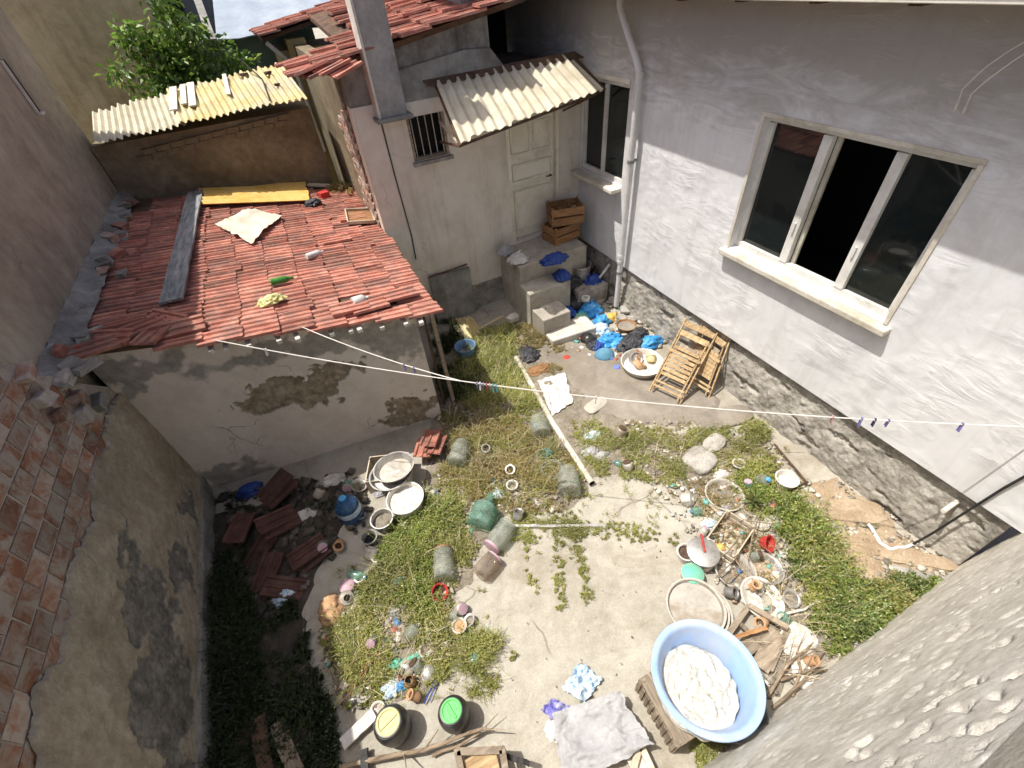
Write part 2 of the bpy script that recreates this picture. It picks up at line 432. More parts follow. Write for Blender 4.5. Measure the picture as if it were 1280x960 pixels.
m_teal = M('sea_green_plastic', (.10, .42, .30), (.17, .54, .40), sc=6, rough=.5, bump=.1, rnd=.05, dirt=((.35, .30, .22), .4))
m_blueb = M('blue_plastic', (.015, .17, .48), (.04, .30, .66), (.16, .47, .78), sc=9, rough=.35, bump=.5, bs=22, bd=.03, rnd=.15, spec=.5)
m_dblue = M('dark_blue_plastic', (.01, .03, .16), (.02, .06, .28), (.06, .13, .42), sc=9, rough=.4, bump=.4, bs=22, bd=.02, rnd=.15)
m_slip = M('blue_rubber', (.10, .15, .50), (.15, .21, .62), sc=8, rough=.6, bump=.1, rnd=.1)
m_blackbag = M('black_bag_film', (.012, .013, .017), (.03, .032, .04), (.09, .09, .10), sc=12, rough=.32, bump=.9, bs=24, bd=.04, rnd=.1, spec=.6)
m_lightblue = M('light_blue_film', (.30, .48, .68), (.52, .66, .80), (.78, .83, .86), sc=9, rough=.35, bump=.8, bs=16, bd=.03, rnd=0, spec=.5)
m_purple = M('violet_film', (.17, .15, .50), (.32, .32, .66), (.72, .74, .82), sc=5, rough=.35, bump=.8, bs=16, bd=.03, rnd=0, spec=.5)
m_whitebag = M('white_sack', (.50, .48, .46), (.66, .64, .62), (.76, .75, .73), sc=8, rough=.6, bump=.8, bs=18, bd=.03, rnd=.08, dirt=((.34, .29, .23), .5))
m_greycloth = M('grey_cloth', (.30, .30, .305), (.37, .37, .375), (.44, .44, .44), sc=6, rough=.9, bump=.7, bs=34, bd=.015, rnd=0)
m_beige = M('beige_card', (.46, .40, .31), (.60, .54, .44), (.68, .62, .53), sc=4, rough=.85, bump=.3, rnd=0)
m_yrag = M('pale_yellow_rag', (.58, .52, .17), (.70, .66, .30), (.76, .74, .45), sc=14, rough=.9, bump=.8, rnd=0)
m_pink = M('pink_plastic', (.42, .27, .33), (.52, .37, .42), sc=5, rough=.5, bump=.1, rnd=0)
m_red = M('red_plastic', (.38, .03, .03), (.52, .06, .05), sc=6, rough=.45, bump=.1, rnd=.1)
m_orange = M('orange_sack', (.38, .20, .10), (.52, .32, .18), (.60, .42, .27), sc=7, rough=.9, bump=.7, rnd=0)
m_stone = M('grey_stone', (.22, .205, .18), (.33, .31, .28), (.44, .42, .385), sc=5, bump=.7, bs=14, bd=.04, rnd=.18, rough=.9)
m_pale = M('pale_stone', (.46, .43, .37), (.60, .565, .50), (.70, .67, .60), sc=5, bump=.6, bs=14, bd=.03, rnd=.1, rough=.9)
m_slab_t = M('terrace_concrete', (.16, .14, .115), (.225, .20, .165), (.30, .27, .225), sc=2.2, bump=.4, bs=22, bd=.012, rnd=0, dirt=((.2, .16, .11), .5))
m_soil_o = M('orange_soil', (.26, .19, .12), (.36, .275, .185), (.46, .38, .28), sc=3, bump=.8, bs=16, bd=.04, rnd=0, rough=.95)
m_soil_d = M('dark_soil', (.14, .12, .09), (.23, .20, .155), (.34, .305, .25), sc=5, bump=.9, bs=18, bd=.04, rnd=0, rough=.95)
m_bits = M('litter_bits', (.22, .19, .15), (.38, .34, .28), (.56, .53, .47), sc=3, bump=.3, rnd=0, island=.55)
m_cord = M('white_cord', (.62, .58, .52), (.74, .70, .65), bump=.1, rnd=0)
m_peg = [M('peg_' + n, tuple(x * .8 for x in c), c, bump=0, rnd=0, rough=.5) for n, c in (('violet', (.20, .19, .45)), ('white', (.7, .7, .7)), ('red', (.5, .06, .1)), ('teal', (.12, .45, .45)), ('pinkish', (.6, .35, .35)), ('navy', (.04, .05, .16)))]
m_jar = glassmat('jar_glass', (.92, .95, .92), .25, (.52, .53, .46), .17)
m_greenglass = glassmat('green_glass', (.78, .93, .87), .20, (.34, .50, .42), .18)
m_bluewater = M('blue_translucent_plastic', (.02, .06, .14), (.04, .10, .22), sc=4, rough=.25, bump=.05, rnd=0, spec=.5)
m_greenbottle = M('green_bottle', (.04, .16, .03), (.07, .25, .05), sc=6, rough=.2, bump=.05, rnd=0)

g_leaf = leafmat('weed_leaf', [(0, (.12, .19, .04)), (.4, (.22, .31, .065)), (.75, (.34, .40, .10)), (1, (.48, .42, .18))])
g_leaf_dry = leafmat('dry_weed_leaf', [(0, (.16, .20, .05)), (.3, (.30, .29, .09)), (.65, (.44, .36, .16)), (1, (.46, .27, .15))])
g_leaf_yel = leafmat('yellow_green_leaf', [(0, (.19, .25, .055)), (.45, (.34, .385, .10)), (.8, (.48, .45, .17)), (1, (.55, .44, .25))])
g_leaf_shade = leafmat('shade_leaf', [(0, (.015, .034, .009)), (.6, (.03, .055, .014)), (1, (.055, .08, .024))])  # weed leaf colours darkened to paint in deep shade
g_leaf_bush = leafmat('bush_leaf', [(0, (.10, .165, .045)), (.5, (.19, .265, .08)), (.85, (.30, .36, .12)), (1, (.44, .39, .19))])
g_tree = leafmat('tree_leaf', [(0, (.06, .13, .018)), (.5, (.13, .25, .035)), (.85, (.22, .36, .06)), (1, (.34, .42, .12))], .38)

RNG = np.random.default_rng(7)
rnd = random.Random(11)

def fbm(x, y, z=0, oct=4):
    return noise.fractal(Vector((x, y, z)), .9, 2.1, oct)

# ------------------------------------------------------------------ ground
def ground_h(x, y):
    return 0.012 * fbm(x * .7, y * .7, 3.1, 3)
def slab_material():
    t = NT('yard_concrete'); vec = t.coord(rnd=False)
    n1 = t.noise(vec, .9, 9, .65, .5); n2 = t.noise(vec, 7, 7, .7)
    col = t.ramp(t.math('ADD', t.math('MULTIPLY', n1, .6), t.math('MULTIPLY', n2, .4)), [(.34, (.29, .265, .215)), (.5, (.395, .37, .31)), (.66, (.48, .455, .39))])
    st = t.ramp(t.noise(vec, 1.6, 10, .75, .8), [(.52, (0, 0, 0)), (.7, (1, 1, 1))])
    col = t.mix(t.math('MULTIPLY', st, .55), col, (.24, .20, .145))
    gr = t.ramp(t.noise(vec, 60, 3, .8), [(.3, (.75, .75, .75)), (.7, (1.12, 1.12, 1.12))])
    col = t.mix(.7, col, gr, 'MULTIPLY')
    vo = t.n('ShaderNodeTexVoronoi', _feature='DISTANCE_TO_EDGE', Scale=.3)
    ws = t.n('ShaderNodeTexNoise', Scale=1.3, Detail=3.0); t.l(vec, ws.inputs[0])
    va = t.n('ShaderNodeVectorMath', _operation='MULTIPLY_ADD'); va.inputs[1].default_value = (.5, .5, .5)
    t.l(ws.outputs['Color'], va.inputs[0]); t.l(vec, va.inputs[2]); t.l(va.outputs[0], vo.inputs['Vector'])
    k = t.ramp(vo.outputs[0], [(0, (1, 1, 1)), (.0028, (0, 0, 0))])
    k = t.math('MULTIPLY', k, t.ramp(t.noise(vec, .8, 2), [(.50, (0, 0, 0)), (.58, (1, 1, 1))]))
    col = t.mix(t.math('MULTIPLY', k, .6), col, (.12, .10, .075))
    t.l(col, t.p.inputs['Base Color']); t.p.inputs['Roughness'].default_value = .9; t.p.inputs['Specular IOR Level'].default_value = .2
    nn = t.bump(t.noise(vec, 45, 6, .7), .35, .01); nn = t.bump(t.noise(vec, 5, 6), .3, .03, nn)
    nn = t.bump(t.math('SUBTRACT', 1.0, k), .6, .01, nn)
    t.l(nn, t.p.inputs['Normal'])
    return t.m
m_slab = slab_material()
gx = np.concatenate([[-120, -40, -12], np.linspace(-4, 7, 90), [14, 40, 120]])
gy = np.concatenate([[-120, -40, -8], np.linspace(-2, 11, 100), [20, 50, 120]])
gv = [(x, y, ground_h(x, y) if -4 < x < 7 and -2 < y < 11 else 0) for y in gy for x in gx]
nx = len(gx)
gf = [(j * nx + i, j * nx + i + 1, (j + 1) * nx + i + 1, (j + 1) * nx + i) for j in range(len(gy) - 1) for i in range(nx - 1)]
tag(fast('ground', gv, gf, m_slab, smooth=True), kind='structure')

def patch(name, pts, mat, h=.02, mound=.03, res=.06, seed=0, jag=.08):
    """irregular sheet of earth or screed with a feathered edge lying on the ground"""
    P = [(p.x, p.y) for p in pts]
    xs = [p[0] for p in P]; ys = [p[1] for p in P]
    def inside(x, y):
        c = False; n = len(P); j = n - 1
        for i in range(n):
            if (P[i][1] > y) != (P[j][1] > y) and x < (P[j][0] - P[i][0]) * (y - P[i][1]) / (P[j][1] - P[i][1]) + P[i][0]: c = not c
            j = i
        return c
    def edged(x, y):
        best = 9
        for i in range(len(P)):
            a = Vector(P[i - 1]); b = Vector(P[i]); q = Vector((x, y)); ab = b - a
            tt = max(0, min(1, (q - a).dot(ab) / max(ab.length_squared, 1e-6)))
            best = min(best, (a + ab * tt - q).length)
        return best if inside(x, y) else -best
    x0, x1, y0, y1 = min(xs) - .2, max(xs) + .2, min(ys) - .2, max(ys) + .2
    nxx = int((x1 - x0) / res) + 2; nyy = int((y1 - y0) / res) + 2
    V = []; keep = []
    for j in range(nyy):
        for i in range(nxx):
            x = x0 + i * res; y = y0 + j * res
            e = edged(x, y) + jag * fbm(x * 3, y * 3, seed, 4)
            k = max(0.0, min(1.0, e / .09))
            zz = -.03 + (h + .03) * k + mound * max(0, fbm(x * 4, y * 4, seed + 5, 4)) * k
            V.append((x, y, zz + ground_h(x, y))); keep.append(e > -.03)
    F = []
    for j in range(nyy - 1):
        for i in range(nxx - 1):
            q = (j * nxx + i, j * nxx + i + 1, (j + 1) * nxx + i + 1, (j + 1) * nxx + i)
            if any(keep[a] for a in q): F.append(q)
    return tag(fast(name, V, F, mat, smooth=True), kind='structure')
A = lambda l, z=0: [at(x, y, z) for x, y in l]
patch('orange_soil', A([(985, 605), (1060, 600), (1120, 655), (1195, 705), (1180, 745), (1100, 760), (1050, 720), (1000, 660)]), m_soil_o, .015, .06, seed=1, jag=.22)
patch('terrace_screed', A([(640, 420), (730, 425), (800, 440), (905, 500), (900, 525), (860, 535), (800, 535), (745, 520), (700, 470)]), m_slab_t, .035, .01, seed=2, jag=.05)
patch('weed_soil', A([(545, 415), (640, 400), (700, 440), (720, 480), (830, 540), (960, 545), (985, 600), (960, 660), (870, 650), (850, 600), (750, 600), (720, 640), (640, 650), (560, 760), (560, 860), (460, 900), (410, 880), (395, 780), (470, 700), (530, 600)]), m_soil_d, .012, .05, seed=3, jag=.12)
m_soil_k = M('shade_earth', (.03, .026, .02), (.06, .05, .04), (.10, .085, .065), sc=5, bump=.9, bs=18, bd=.04, rnd=0, rough=.95)  # soil copy darkened in colour to deepen the heap's shade
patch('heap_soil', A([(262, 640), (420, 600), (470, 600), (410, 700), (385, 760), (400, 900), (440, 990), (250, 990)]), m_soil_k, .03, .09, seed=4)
patch('wall_foot_soil', A([(960, 720), (1060, 700), (1170, 745), (1060, 815), (1000, 860), (920, 890), (930, 800)]), m_soil_d, .015, .05, seed=6, jag=.12)

# ------------------------------------------------------------------ walls
def wall(name, parent, mat, origin, u, v, n, us, vs, holes=(), th=.3, bev=0):
    """wall slab with real openings: us, vs are cut lines, holes the (i, j) cells left open"""
    O = Vector(origin); u = Vector(u); v = Vector(v); n = Vector(n); mb = MB()
    idx = {}
    def vert(i, j, s):
        if (i, j, s) not in idx:
            idx[(i, j, s)] = len(mb.v); mb.v.append(tuple(O + u * us[i] + v * vs[j] - n * (th * s)))
        return idx[(i, j, s)]
    nu, nv = len(us) - 1, len(vs) - 1
    solid = lambda i, j: 0 <= i < nu and 0 <= j < nv and (i, j) not in holes
    for i in range(nu):
        for j in range(nv):
            if not solid(i, j): continue
            for s in (0, 1): 
                q = [vert(i, j, s), vert(i + 1, j, s), vert(i + 1, j + 1, s), vert(i, j + 1, s)]
                mb.f.append(tuple(q if s == 0 else q[::-1]))
            for (di, dj, a, b) in ((-1, 0, (i, j + 1), (i, j)), (1, 0, (i + 1, j), (i + 1, j + 1)), (0, -1, (i, j), (i + 1, j)), (0, 1, (i + 1, j + 1), (i, j + 1))):
                if not solid(i + di, j + dj):
                    mb.f.append((vert(*a, 0), vert(*a, 1), vert(*b, 1), vert(*b, 0)))
    o = mb.build(name, mat, parent)
    return o
def relief(name, parent, mat, origin, u, v, n, lu, lv, res, fn, th=.15):
    """wall face as a fine grid pushed in and out by fn(u, v), with sides and back"""
    O = np.array(origin, float); u = np.array(u, float); v = np.array(v, float); n = np.array(n, float)
    a = int(lu / res) + 1; b = int(lv / res) + 1
    V = []
    for j in range(b + 1):
        for i in range(a + 1):
            uu, vv = lu * i / a, lv * j / b
            V.append(O + u * uu + v * vv + n * fn(uu, vv))
    w = a + 1
    F = [(j * w + i, j * w + i + 1, (j + 1) * w + i + 1, (j + 1) * w + i) for j in range(b) for i in range(a)]
    base = len(V)
    ring = [i for i in range(a + 1)] + [j * w + a for j in range(1, b + 1)] + [b * w + i for i in range(a - 1, -1, -1)] + [j * w for j in range(b - 1, 0, -1)]
    for r in ring: V.append(V[r] - n * (th + .0) )
    m = len(ring)
    for k in range(m):
        F.append((ring[k], base + k, base + (k + 1) % m, ring[(k + 1) % m]))
    return fast(name, np.array(V), np.array(F), mat, parent, smooth=True)

# ---- main house, wall on the plane x = XW
XW = 4.64
house = thing('house', 'large white plastered house with three-pane window and grey stone plinth', 'house', (XW, 3.5, 0))
house.location = (0, 0, 0)
wy0, wy1, wz0, wz1 = 1.62, 3.54, 1.98, 3.43       # big window
sy0, sy1, sz0, sz1 = 5.76, 6.93, 2.08, 3.44       # side window
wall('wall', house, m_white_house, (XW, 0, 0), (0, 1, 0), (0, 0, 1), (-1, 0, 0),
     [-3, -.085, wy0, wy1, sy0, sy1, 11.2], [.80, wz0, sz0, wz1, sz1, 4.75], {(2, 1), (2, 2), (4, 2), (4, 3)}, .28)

def seat(root, loc):
    """put a thing's origin at its base while its meshes keep their place"""
    root.location = loc
    inv = Matrix.Translation(-Vector(loc))
    for ch in root.children: ch.matrix_parent_inverse = inv
def plinth_fn(uu, vv):
    a = fbm(uu * 1.6, vv * 2.2, 1.7, 4) * .03 + fbm(uu * 17, vv * 18, 4.2, 4) * .014
    c = noise.voronoi(Vector((uu * 9 + .9 * fbm(uu * 5, vv * 5), vv * 10 + .9 * fbm(vv * 5, uu * 5, 3), .3)))[0][0]
    gap = min(.045, max(0, fbm(uu * 2.0, vv * 5, 9, 5) - .36) * .3)
    return a + (.45 - min(c, .5)) * .028 - gap
relief('plinth', house, m_plinth, (XW - .035, -.1, -.05), (0, 1, 0), (.125, 0, .992), (-.992, 0, .125), 11.2, .87, .02, plinth_fn)
MB().box((XW + .16, 5.55, .845), (.22, 11.2, .07)).build('wall_underside_beam', m_plinth, house)
def bars(parent, name, mat, lst, bevel=.004):
    for c, d in lst: MB().box(c, d).build(name, mat, parent, bevel=bevel)
XF = XW + .13
win = MB().box((XF, (wy0 + wy1) / 2, wz0 + .035), (.07, wy1 - wy0, .07)).build('window_frame', m_white, house, bevel=.004)
win['label'] = 'white three-pane window frame with open middle sash'
MB().box((XF, (wy0 + wy1) / 2, wz1 - .03), (.07, wy1 - wy0, .06)).build('head_rail', m_white, win, bevel=.004)
for yy in (wy0 + .03, wy1 - .03):
    MB().box((XF, yy, (wz0 + wz1) / 2), (.066, .06, wz1 - wz0 - .14)).build('side_rail', m_white, win, bevel=.004)
for yy in (2.87, 2.19):
    MB().box((XF - .006, yy, (wz0 + wz1) / 2), (.075, .095, wz1 - wz0 - .135)).build('mullion', m_white, win, bevel=.006)
    MB().box((XF - .05, yy, 2.45), (.02, .02, .12)).build('handle', m_pvc, win, bevel=.004)
MB().box((XF + .03, 2.785, (wz0 + wz1) / 2), (.03, .05, wz1 - wz0 - .14)).build('sash_rail', m_corgrey, win, bevel=.003)
for a, b in ((2.915, wy1 - .06), (wy0 + .06, 2.145)):
    MB().box((XF + .01, (a + b) / 2, (wz0 + wz1) / 2), (.008, b - a, wz1 - wz0 - .13)).build('pane', m_glasspane, win)
MB().box((XW + .02, (wy0 + wy1) / 2 - .01, wz0 - .05), (.24, wy1 - wy0 + .16, .07)).build('window_sill', m_sill, house, bevel=.012)
# painted surround standing 3 mm proud of the wall
for c, d in (((XW - .004, (wy0 + wy1) / 2, wz1 + .02), (.02, wy1 - wy0 + .08, .038)), ((XW - .004, wy1 + .02, (wz0 + wz1) / 2 - .0), (.02, .038, wz1 - wz0)), ((XW - .004, wy0 - .02, (wz0 + wz1) / 2), (.02, .038, wz1 - wz0))):
    MB().box(c, d).build('window_surround', m_sill, house, bevel=.004)
# the room behind it: floor, back wall, things on the inner sill
rm = MB(); rm.box((XW + 2.6, 2.6, 2.6), (.05, 4.6, 3)); rm.box((XW + 1.5, 2.6, 1.1), (2.4, 4.6, .05)); rm.box((XW + 1.5, 2.6, 4.1), (2.4, 4.6, .05)); rm.box((XW + 1.5, .28, 2.6), (2.4, .05, 3)); rm.box((XW + 1.5, 4.9, 2.6), (2.4, .05, 3))
rm.build('room_shell', m_room, house)
# side window
XS = XW + .08
w2 = MB().box((XS, (sy0 + sy1) / 2, sz0 + .035), (.06, sy1 - sy0, .07)).build('side_window_frame', m_white, house, bevel=.004)
MB().box((XS, (sy0 + sy1) / 2, sz1 - .03), (.06, sy1 - sy0, .06)).build('head_rail', m_white, w2, bevel=.004)
for yy in (sy0 + .03, sy1 - .03, 6.36):
    MB().box((XS - .003, yy, (sz0 + sz1) / 2), (.062, .07, sz1 - sz0 - .135)).build('mullion', m_white, w2, bevel=.004)
for a, b in ((sy0 + .06, 6.325), (6.395, sy1 - .06)):
    MB().box((XS + .01, (a + b) / 2, (sz0 + sz1) / 2), (.008, b - a, sz1 - sz0 - .13)).build('pane', m_glasspane, w2)
MB().box((XW - .04, (sy0 + sy1) / 2, sz0 - .05), (.3, sy1 - sy0 + .0, .06)).build('side_window_sill', m_sill, house, bevel=.01)
MB().box((XW - .004, (sy0 + sy1) / 2, sz1 + .03), (.02, sy1 - sy0, .058)).build('window_surround', m_sill, house)
MB().box((XW + 1.2, 6.3, 2.7), (.05, 1.8, 2.2)).build('room_shell', m_room, house)
# eave: fascia, boards, rafter tails and tiles over it
OV = .57
EZ = 4.36
MB().box((XW - OV / 2 + .1, 3.0, EZ + .11), (OV + .2, 12.2, .04)).build('eave_boarding', m_wood3, house)
for i in range(13):
    MB().box((XW - .14, -2.3 + i * .78, EZ + .04), (.3, .09, .1)).build('rafter', m_rust, house)
MB().box((XW - OV - .005, 3.0, EZ + .10), (.035, 12.2, .13)).build('fascia', m_cream, house, bevel=.005)
rp = MB(); rp.add([(XW - OV - .06, -3.2, EZ + .19), (XW - OV - .06, 9.2, EZ + .19), (XW + 3.4, 9.2, EZ + 1.75), (XW + 3.4, -3.2, EZ + 1.75), (XW - OV - .06, -3.2, EZ + .15), (XW - OV - .06, 9.2, EZ + .15), (XW + 3.4, 9.2, EZ + 1.7), (XW + 3.4, -3.2, EZ + 1.7)],
   [(0, 1, 2, 3), (7, 6, 5, 4), (0, 4, 5, 1), (2, 6, 7, 3), (1, 5, 6, 2), (3, 7, 4, 0)])
rp.build('roof', m_tile, house)
seat(house, (XW, 3.5, 0))

# ---- downpipe on the house wall
dp = thing('downpipe', 'grey white drainpipe with bent top running down the house corner', 'drainpipe', (0, 0, 0))
py = 5.47; pxx = XW - .10
MB().tube([(pxx, py, .06), (pxx, py, 2.0), (pxx, py, 3.62)], .047, 14).build('pipe', m_pvc, dp, smooth=True)
MB().tube([(pxx, py, 3.60), (pxx - .005, py + .03, 3.68), (pxx - .03, py + .42, 4.20), (pxx - .04, py + .46, 4.28), (pxx - .04, py + .46, 4.42)], .043, 14).build('bend', m_pvc, dp, smooth=True)
for z in (.75, 2.55):
    MB().lathe([(.05, -.02), (.056, -.02), (.056, .02), (.05, .02)], 16, (pxx, py, z)).box((pxx + .06, py, z), (.12, .02, .03)).build('bracket', m_flash, dp)
for z in (.95, 1.05, 3.6):
    MB().lathe([(.046, -.03), (.054, -.028), (.054, .028), (.046, .03)], 16, (pxx, py, z)).build('collar', m_pvc, dp, smooth=True)
seat(dp, (pxx, py, 0))

# ---- house with the door (facade on y = YF)
YF = 6.96
dh = thing('stair_house', 'low grey plastered house with door, barred window and red tiled roof', 'house')
dx0, dx1, dz0, dz1 = 3.27, 4.24, 1.06, 3.06
bx0, bx1, bz0, bz1 = 1.765, 2.325, 2.755, 3.32
wall('wall', dh, m_facade, (0, YF, 0), (1, 0, 0), (0, 0, 1), (0, -1, 0), [1.07, bx0, bx1, dx0, dx1, XW - .002], [-.02, dz0, bz0, dz1, bz1, 3.55], {(1, 2), (1, 3), (3, 1), (3, 2)}, .25)
wall('side_wall', dh, m_mud, (1.07, YF + .25, 0), (0, 1, 0), (0, 0, 1), (-1, 0, 0), [0, 6.2], [0, 3.9], (), .25)
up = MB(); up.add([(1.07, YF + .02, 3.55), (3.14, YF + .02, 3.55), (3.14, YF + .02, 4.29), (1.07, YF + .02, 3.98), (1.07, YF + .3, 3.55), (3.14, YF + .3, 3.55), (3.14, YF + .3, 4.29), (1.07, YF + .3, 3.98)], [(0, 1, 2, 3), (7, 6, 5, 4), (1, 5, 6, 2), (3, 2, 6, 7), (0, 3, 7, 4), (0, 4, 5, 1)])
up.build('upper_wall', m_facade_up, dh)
# sloping cement fillet between the wall and the upper wall
fi = MB(); fi.add([(1.72, YF - .004, 3.50), (3.5, YF - .004, 3.50), (3.14, YF - .004, 3.94), (2.75, YF - .004, 3.97), (1.72, YF - .004, 3.86), (1.72, YF + .02, 3.50), (3.5, YF + .02, 3.50), (3.14, YF + .02, 3.94), (2.75, YF + .02, 3.97), (1.72, YF + .02, 3.86)], [(0, 1, 2, 3, 4), (1, 6, 7, 2), (2, 7, 8, 3), (3, 8, 9, 4), (4, 9, 5, 0)])
fi.build('cement_fillet', m_flash, dh)
# terrace floor and dark recess between the two houses
MB().box(((3.14 + XW) / 2, YF + 1.3, 3.5), (XW - 3.14, 2.1, .09)).build('recess_floor', m_flash, dh)
MB().box(((3.14 + XW) / 2, YF + 2.6, 4.2), (XW - 3.14 + .3, .1, 1.6)).build('recess_back_wall', m_dark, dh)  # coloured near black to put in the recess's deep shade
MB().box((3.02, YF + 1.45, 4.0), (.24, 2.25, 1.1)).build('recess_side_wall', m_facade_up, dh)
MB().box(((3.14 + XW) / 2 - .2, YF + 1.6, 4.95), (XW - 2.4, 2.9, .08)).build('recess_shade_roof', m_wood3, dh)  # unseen roof added to keep the recess dark
# stone foot
MB().box((2.55, YF - .012, .22), (.9, .03, .52)).build('dark_foot', m_plinth, dh)
# door
dr = MB().box(((dx0 + dx1) / 2, YF + .11, (dz0 + dz1) / 2), (dx1 - dx0 - .12, .045, dz1 - dz0 - .06)).build('door', m_cream, dh, bevel=.004)
for x in (dx0 + .03, dx1 - .03): MB().box((x, YF + .08, (dz0 + dz1) / 2), (.058, .15, dz1 - dz0)).build('door_frame', m_cream, dr, bevel=.005)
dcx = (dx0 + dx1) / 2
for (cx, w, z0, z1) in ((dcx - .205, .33, 2.5, 2.92), (dcx + .205, .33, 2.5, 2.92), (dcx, .74, 2.08, 2.34), (dcx, .74, 1.22, 1.92)):
    MB().box((cx, YF + .088, (z0 + z1) / 2), (w - .06, .012, z1 - z0 - .06)).build('door_panel', m_cream, dr, bevel=.005)
    for (c, d) in (((cx, YF + .083, z1), (w + .02, .02, .018)), ((cx, YF + .083, z0), (w + .02, .02, .018)), ((cx - w / 2, YF + .083, (z0 + z1) / 2), (.018, .02, z1 - z0 - .02)), ((cx + w / 2, YF + .083, (z0 + z1) / 2), (.018, .02, z1 - z0 - .02))):
        MB().box(c, d).build('moulding', m_cream, dr, bevel=.003)
MB().tube([(dx1 - .14, YF + .09, 2.05), (dx1 - .14, YF + .03, 2.05), (dx1 - .24, YF + .03, 2.05)], .011, 8).build('handle', m_iron, dr, smooth=True)
# barred window
bw = MB().box(((bx0 + bx1) / 2, YF + .2, (bz0 + bz1) / 2), (bx1 - bx0, .02, bz1 - bz0)).build('barred_window', m_dark, dh)
for k in range(5):
    x = bx0 + .07 + k * (bx1 - bx0 - .14) / 4
    MB().tube([(x, YF + .03, bz0), (x, YF + .03, bz1)], .008, 8).build('bar', m_corgrey, bw)
for c, d in (((bx0 + .02, YF + .05, (bz0 + bz1) / 2), (.04, .09, bz1 - bz0)), ((bx1 - .02, YF + .05, (bz0 + bz1) / 2), (.04, .09, bz1 - bz0)), (((bx0 + bx1) / 2, YF + .05, bz0 + .02), (bx1 - bx0 - .08, .09, .04))):
    MB().box(c, d).build('frame', m_wood, bw)
MB().box(((bx0 + bx1) / 2, YF - .03, bz0 - .03), (bx1 - bx0 + .06, .09, .05)).build('sill', m_flash, bw, bevel=.006)
# chimney shaft on the facade
ch = MB(); ch.box((1.575, YF - .07, 4.7), (.37, .26, 2.6)); ch.build('chimney', m_chimney, dh, bevel=.015)
MB().box((1.38, YF - .075, 4.7), (.03, .275, 2.58)).build('chimney_edge', m_pale, dh)
MB().box((1.575, YF - .1, 3.385), (.5, .3, .05)).build('chimney_ledge', m_flash, dh, bevel=.01)
MB().tube([(1.42, YF - .01, 3.36), (1.43, YF - .012, 2.6), (1.46, YF - .012, 1.7), (1.44, YF - .012, 1.3)], .009, 6).build('cable', m_iron, dh)

# ---- clay tile
def tile_mesh(name, mat, L=.42, W=.225):
    pr = [(0, 0), (.006, .03), (.034, .03), (.046, .008), (.094, .008), (.104, .025), (.124, .025), (.134, .008), (.182, .008), (.194, .03), (W, .03), (W, 0)]
    mb = MB(); n = len(pr)
    for x in (-L / 2, L / 2):
        for (y, z) in pr: mb.v.append((x, y - W / 2, z))
    for i in range(n - 1): mb.f.append((i, i + 1, n + i + 1, n + i))
    mb.f.append((0, n, 2 * n - 1, n - 1))
    mb.f.append(tuple(range(n - 1, -1, -1))); mb.f.append(tuple(range(n, 2 * n)))
    return mb.mesh(name, mat)
tm = tile_mesh('clay_tile', m_tile)
tm2 = tile_mesh('old_shade_tile', m_oldtile_shade)
def tile(parent, me, loc, rot, name='tile'):
    o = bpy.data.objects.new(name, me); link(o, parent); o.location = loc; o.rotation_euler = rot
    return o
def slope_tiles(parent, x0, nx, y0f, ny, zf, slope, dxx=.36, dyy=.205, down=1, skip=lambda i, j: False, r=rnd, jit=1.0, me=None):
    """courses of tiles on a plane that falls along +x (down = 1) or -x (down = -1)"""
    ang = math.atan(slope) * down
    for i in range(nx):
        for j in range(ny):
            if skip(i, j): continue
            x = x0 + i * dxx; y = y0f(x) + j * dyy
            sl_ = r.uniform(-.015, .02) * jit if r.random() > .08 else r.uniform(.03, .09)
            tile(parent, me or tm, (x + sl_ * down, y + r.uniform(-.006, .006), zf(x, y) + r.uniform(0, .012) * jit), (r.uniform(-.02, .02) * jit, ang - .055 * down + r.uniform(-.012, .012) * jit, r.uniform(-.02, .02) * jit))
# roof of the door house: rises towards +x
rz = lambda x, y: 3.965 + .15 * (x - .55) + .10 * (max(y, YF) - YF)
slope_tiles(dh, .66, 9, lambda x: YF - .10 + .02 * math.sin(x * 9), 14, lambda x, y: rz(x, y) + .025, .15, down=-1, jit=2.2, skip=lambda i, j: (i == 8) or (i == 3 and j == 0) or (i < 2 and j > 3) or (i == 2 and j > 5))
rb = MB(); rb.box((.95, YF + .38, rz(.95, YF + .4) - .03), (.72, .8, .05), Matrix.Rotation(-.15, 3, 'Y')); rb.add([(1.3, YF - .02, rz(1.3, 0) - .06), (3.7, YF - .02, rz(3.7, 0) - .06), (3.7, YF + 3, rz(3.7, YF + 3) - .06), (1.3, YF + 3, rz(1.3, YF + 3) - .06), (1.3, YF - .02, rz(1.3, 0)), (3.7, YF - .02, rz(3.7, 0)), (3.7, YF + 3, rz(3.7, YF + 3)), (1.3, YF + 3, rz(1.3, YF + 3))], [(3, 2, 1, 0), (4, 5, 6, 7), (0, 1, 5, 4), (1, 2, 6, 5), (2, 3, 7, 6), (3, 0, 4, 7)])
rb.build('roof_deck', m_rust, dh)
for k in range(4):
    t_ = tile(dh, tm, (.72 + k * .12, YF - .16 - .05 * k, rz(.7, 0) + .05 - .03 * (k % 2)), (.1 * k - .1, -.2, .1 + .12 * k))
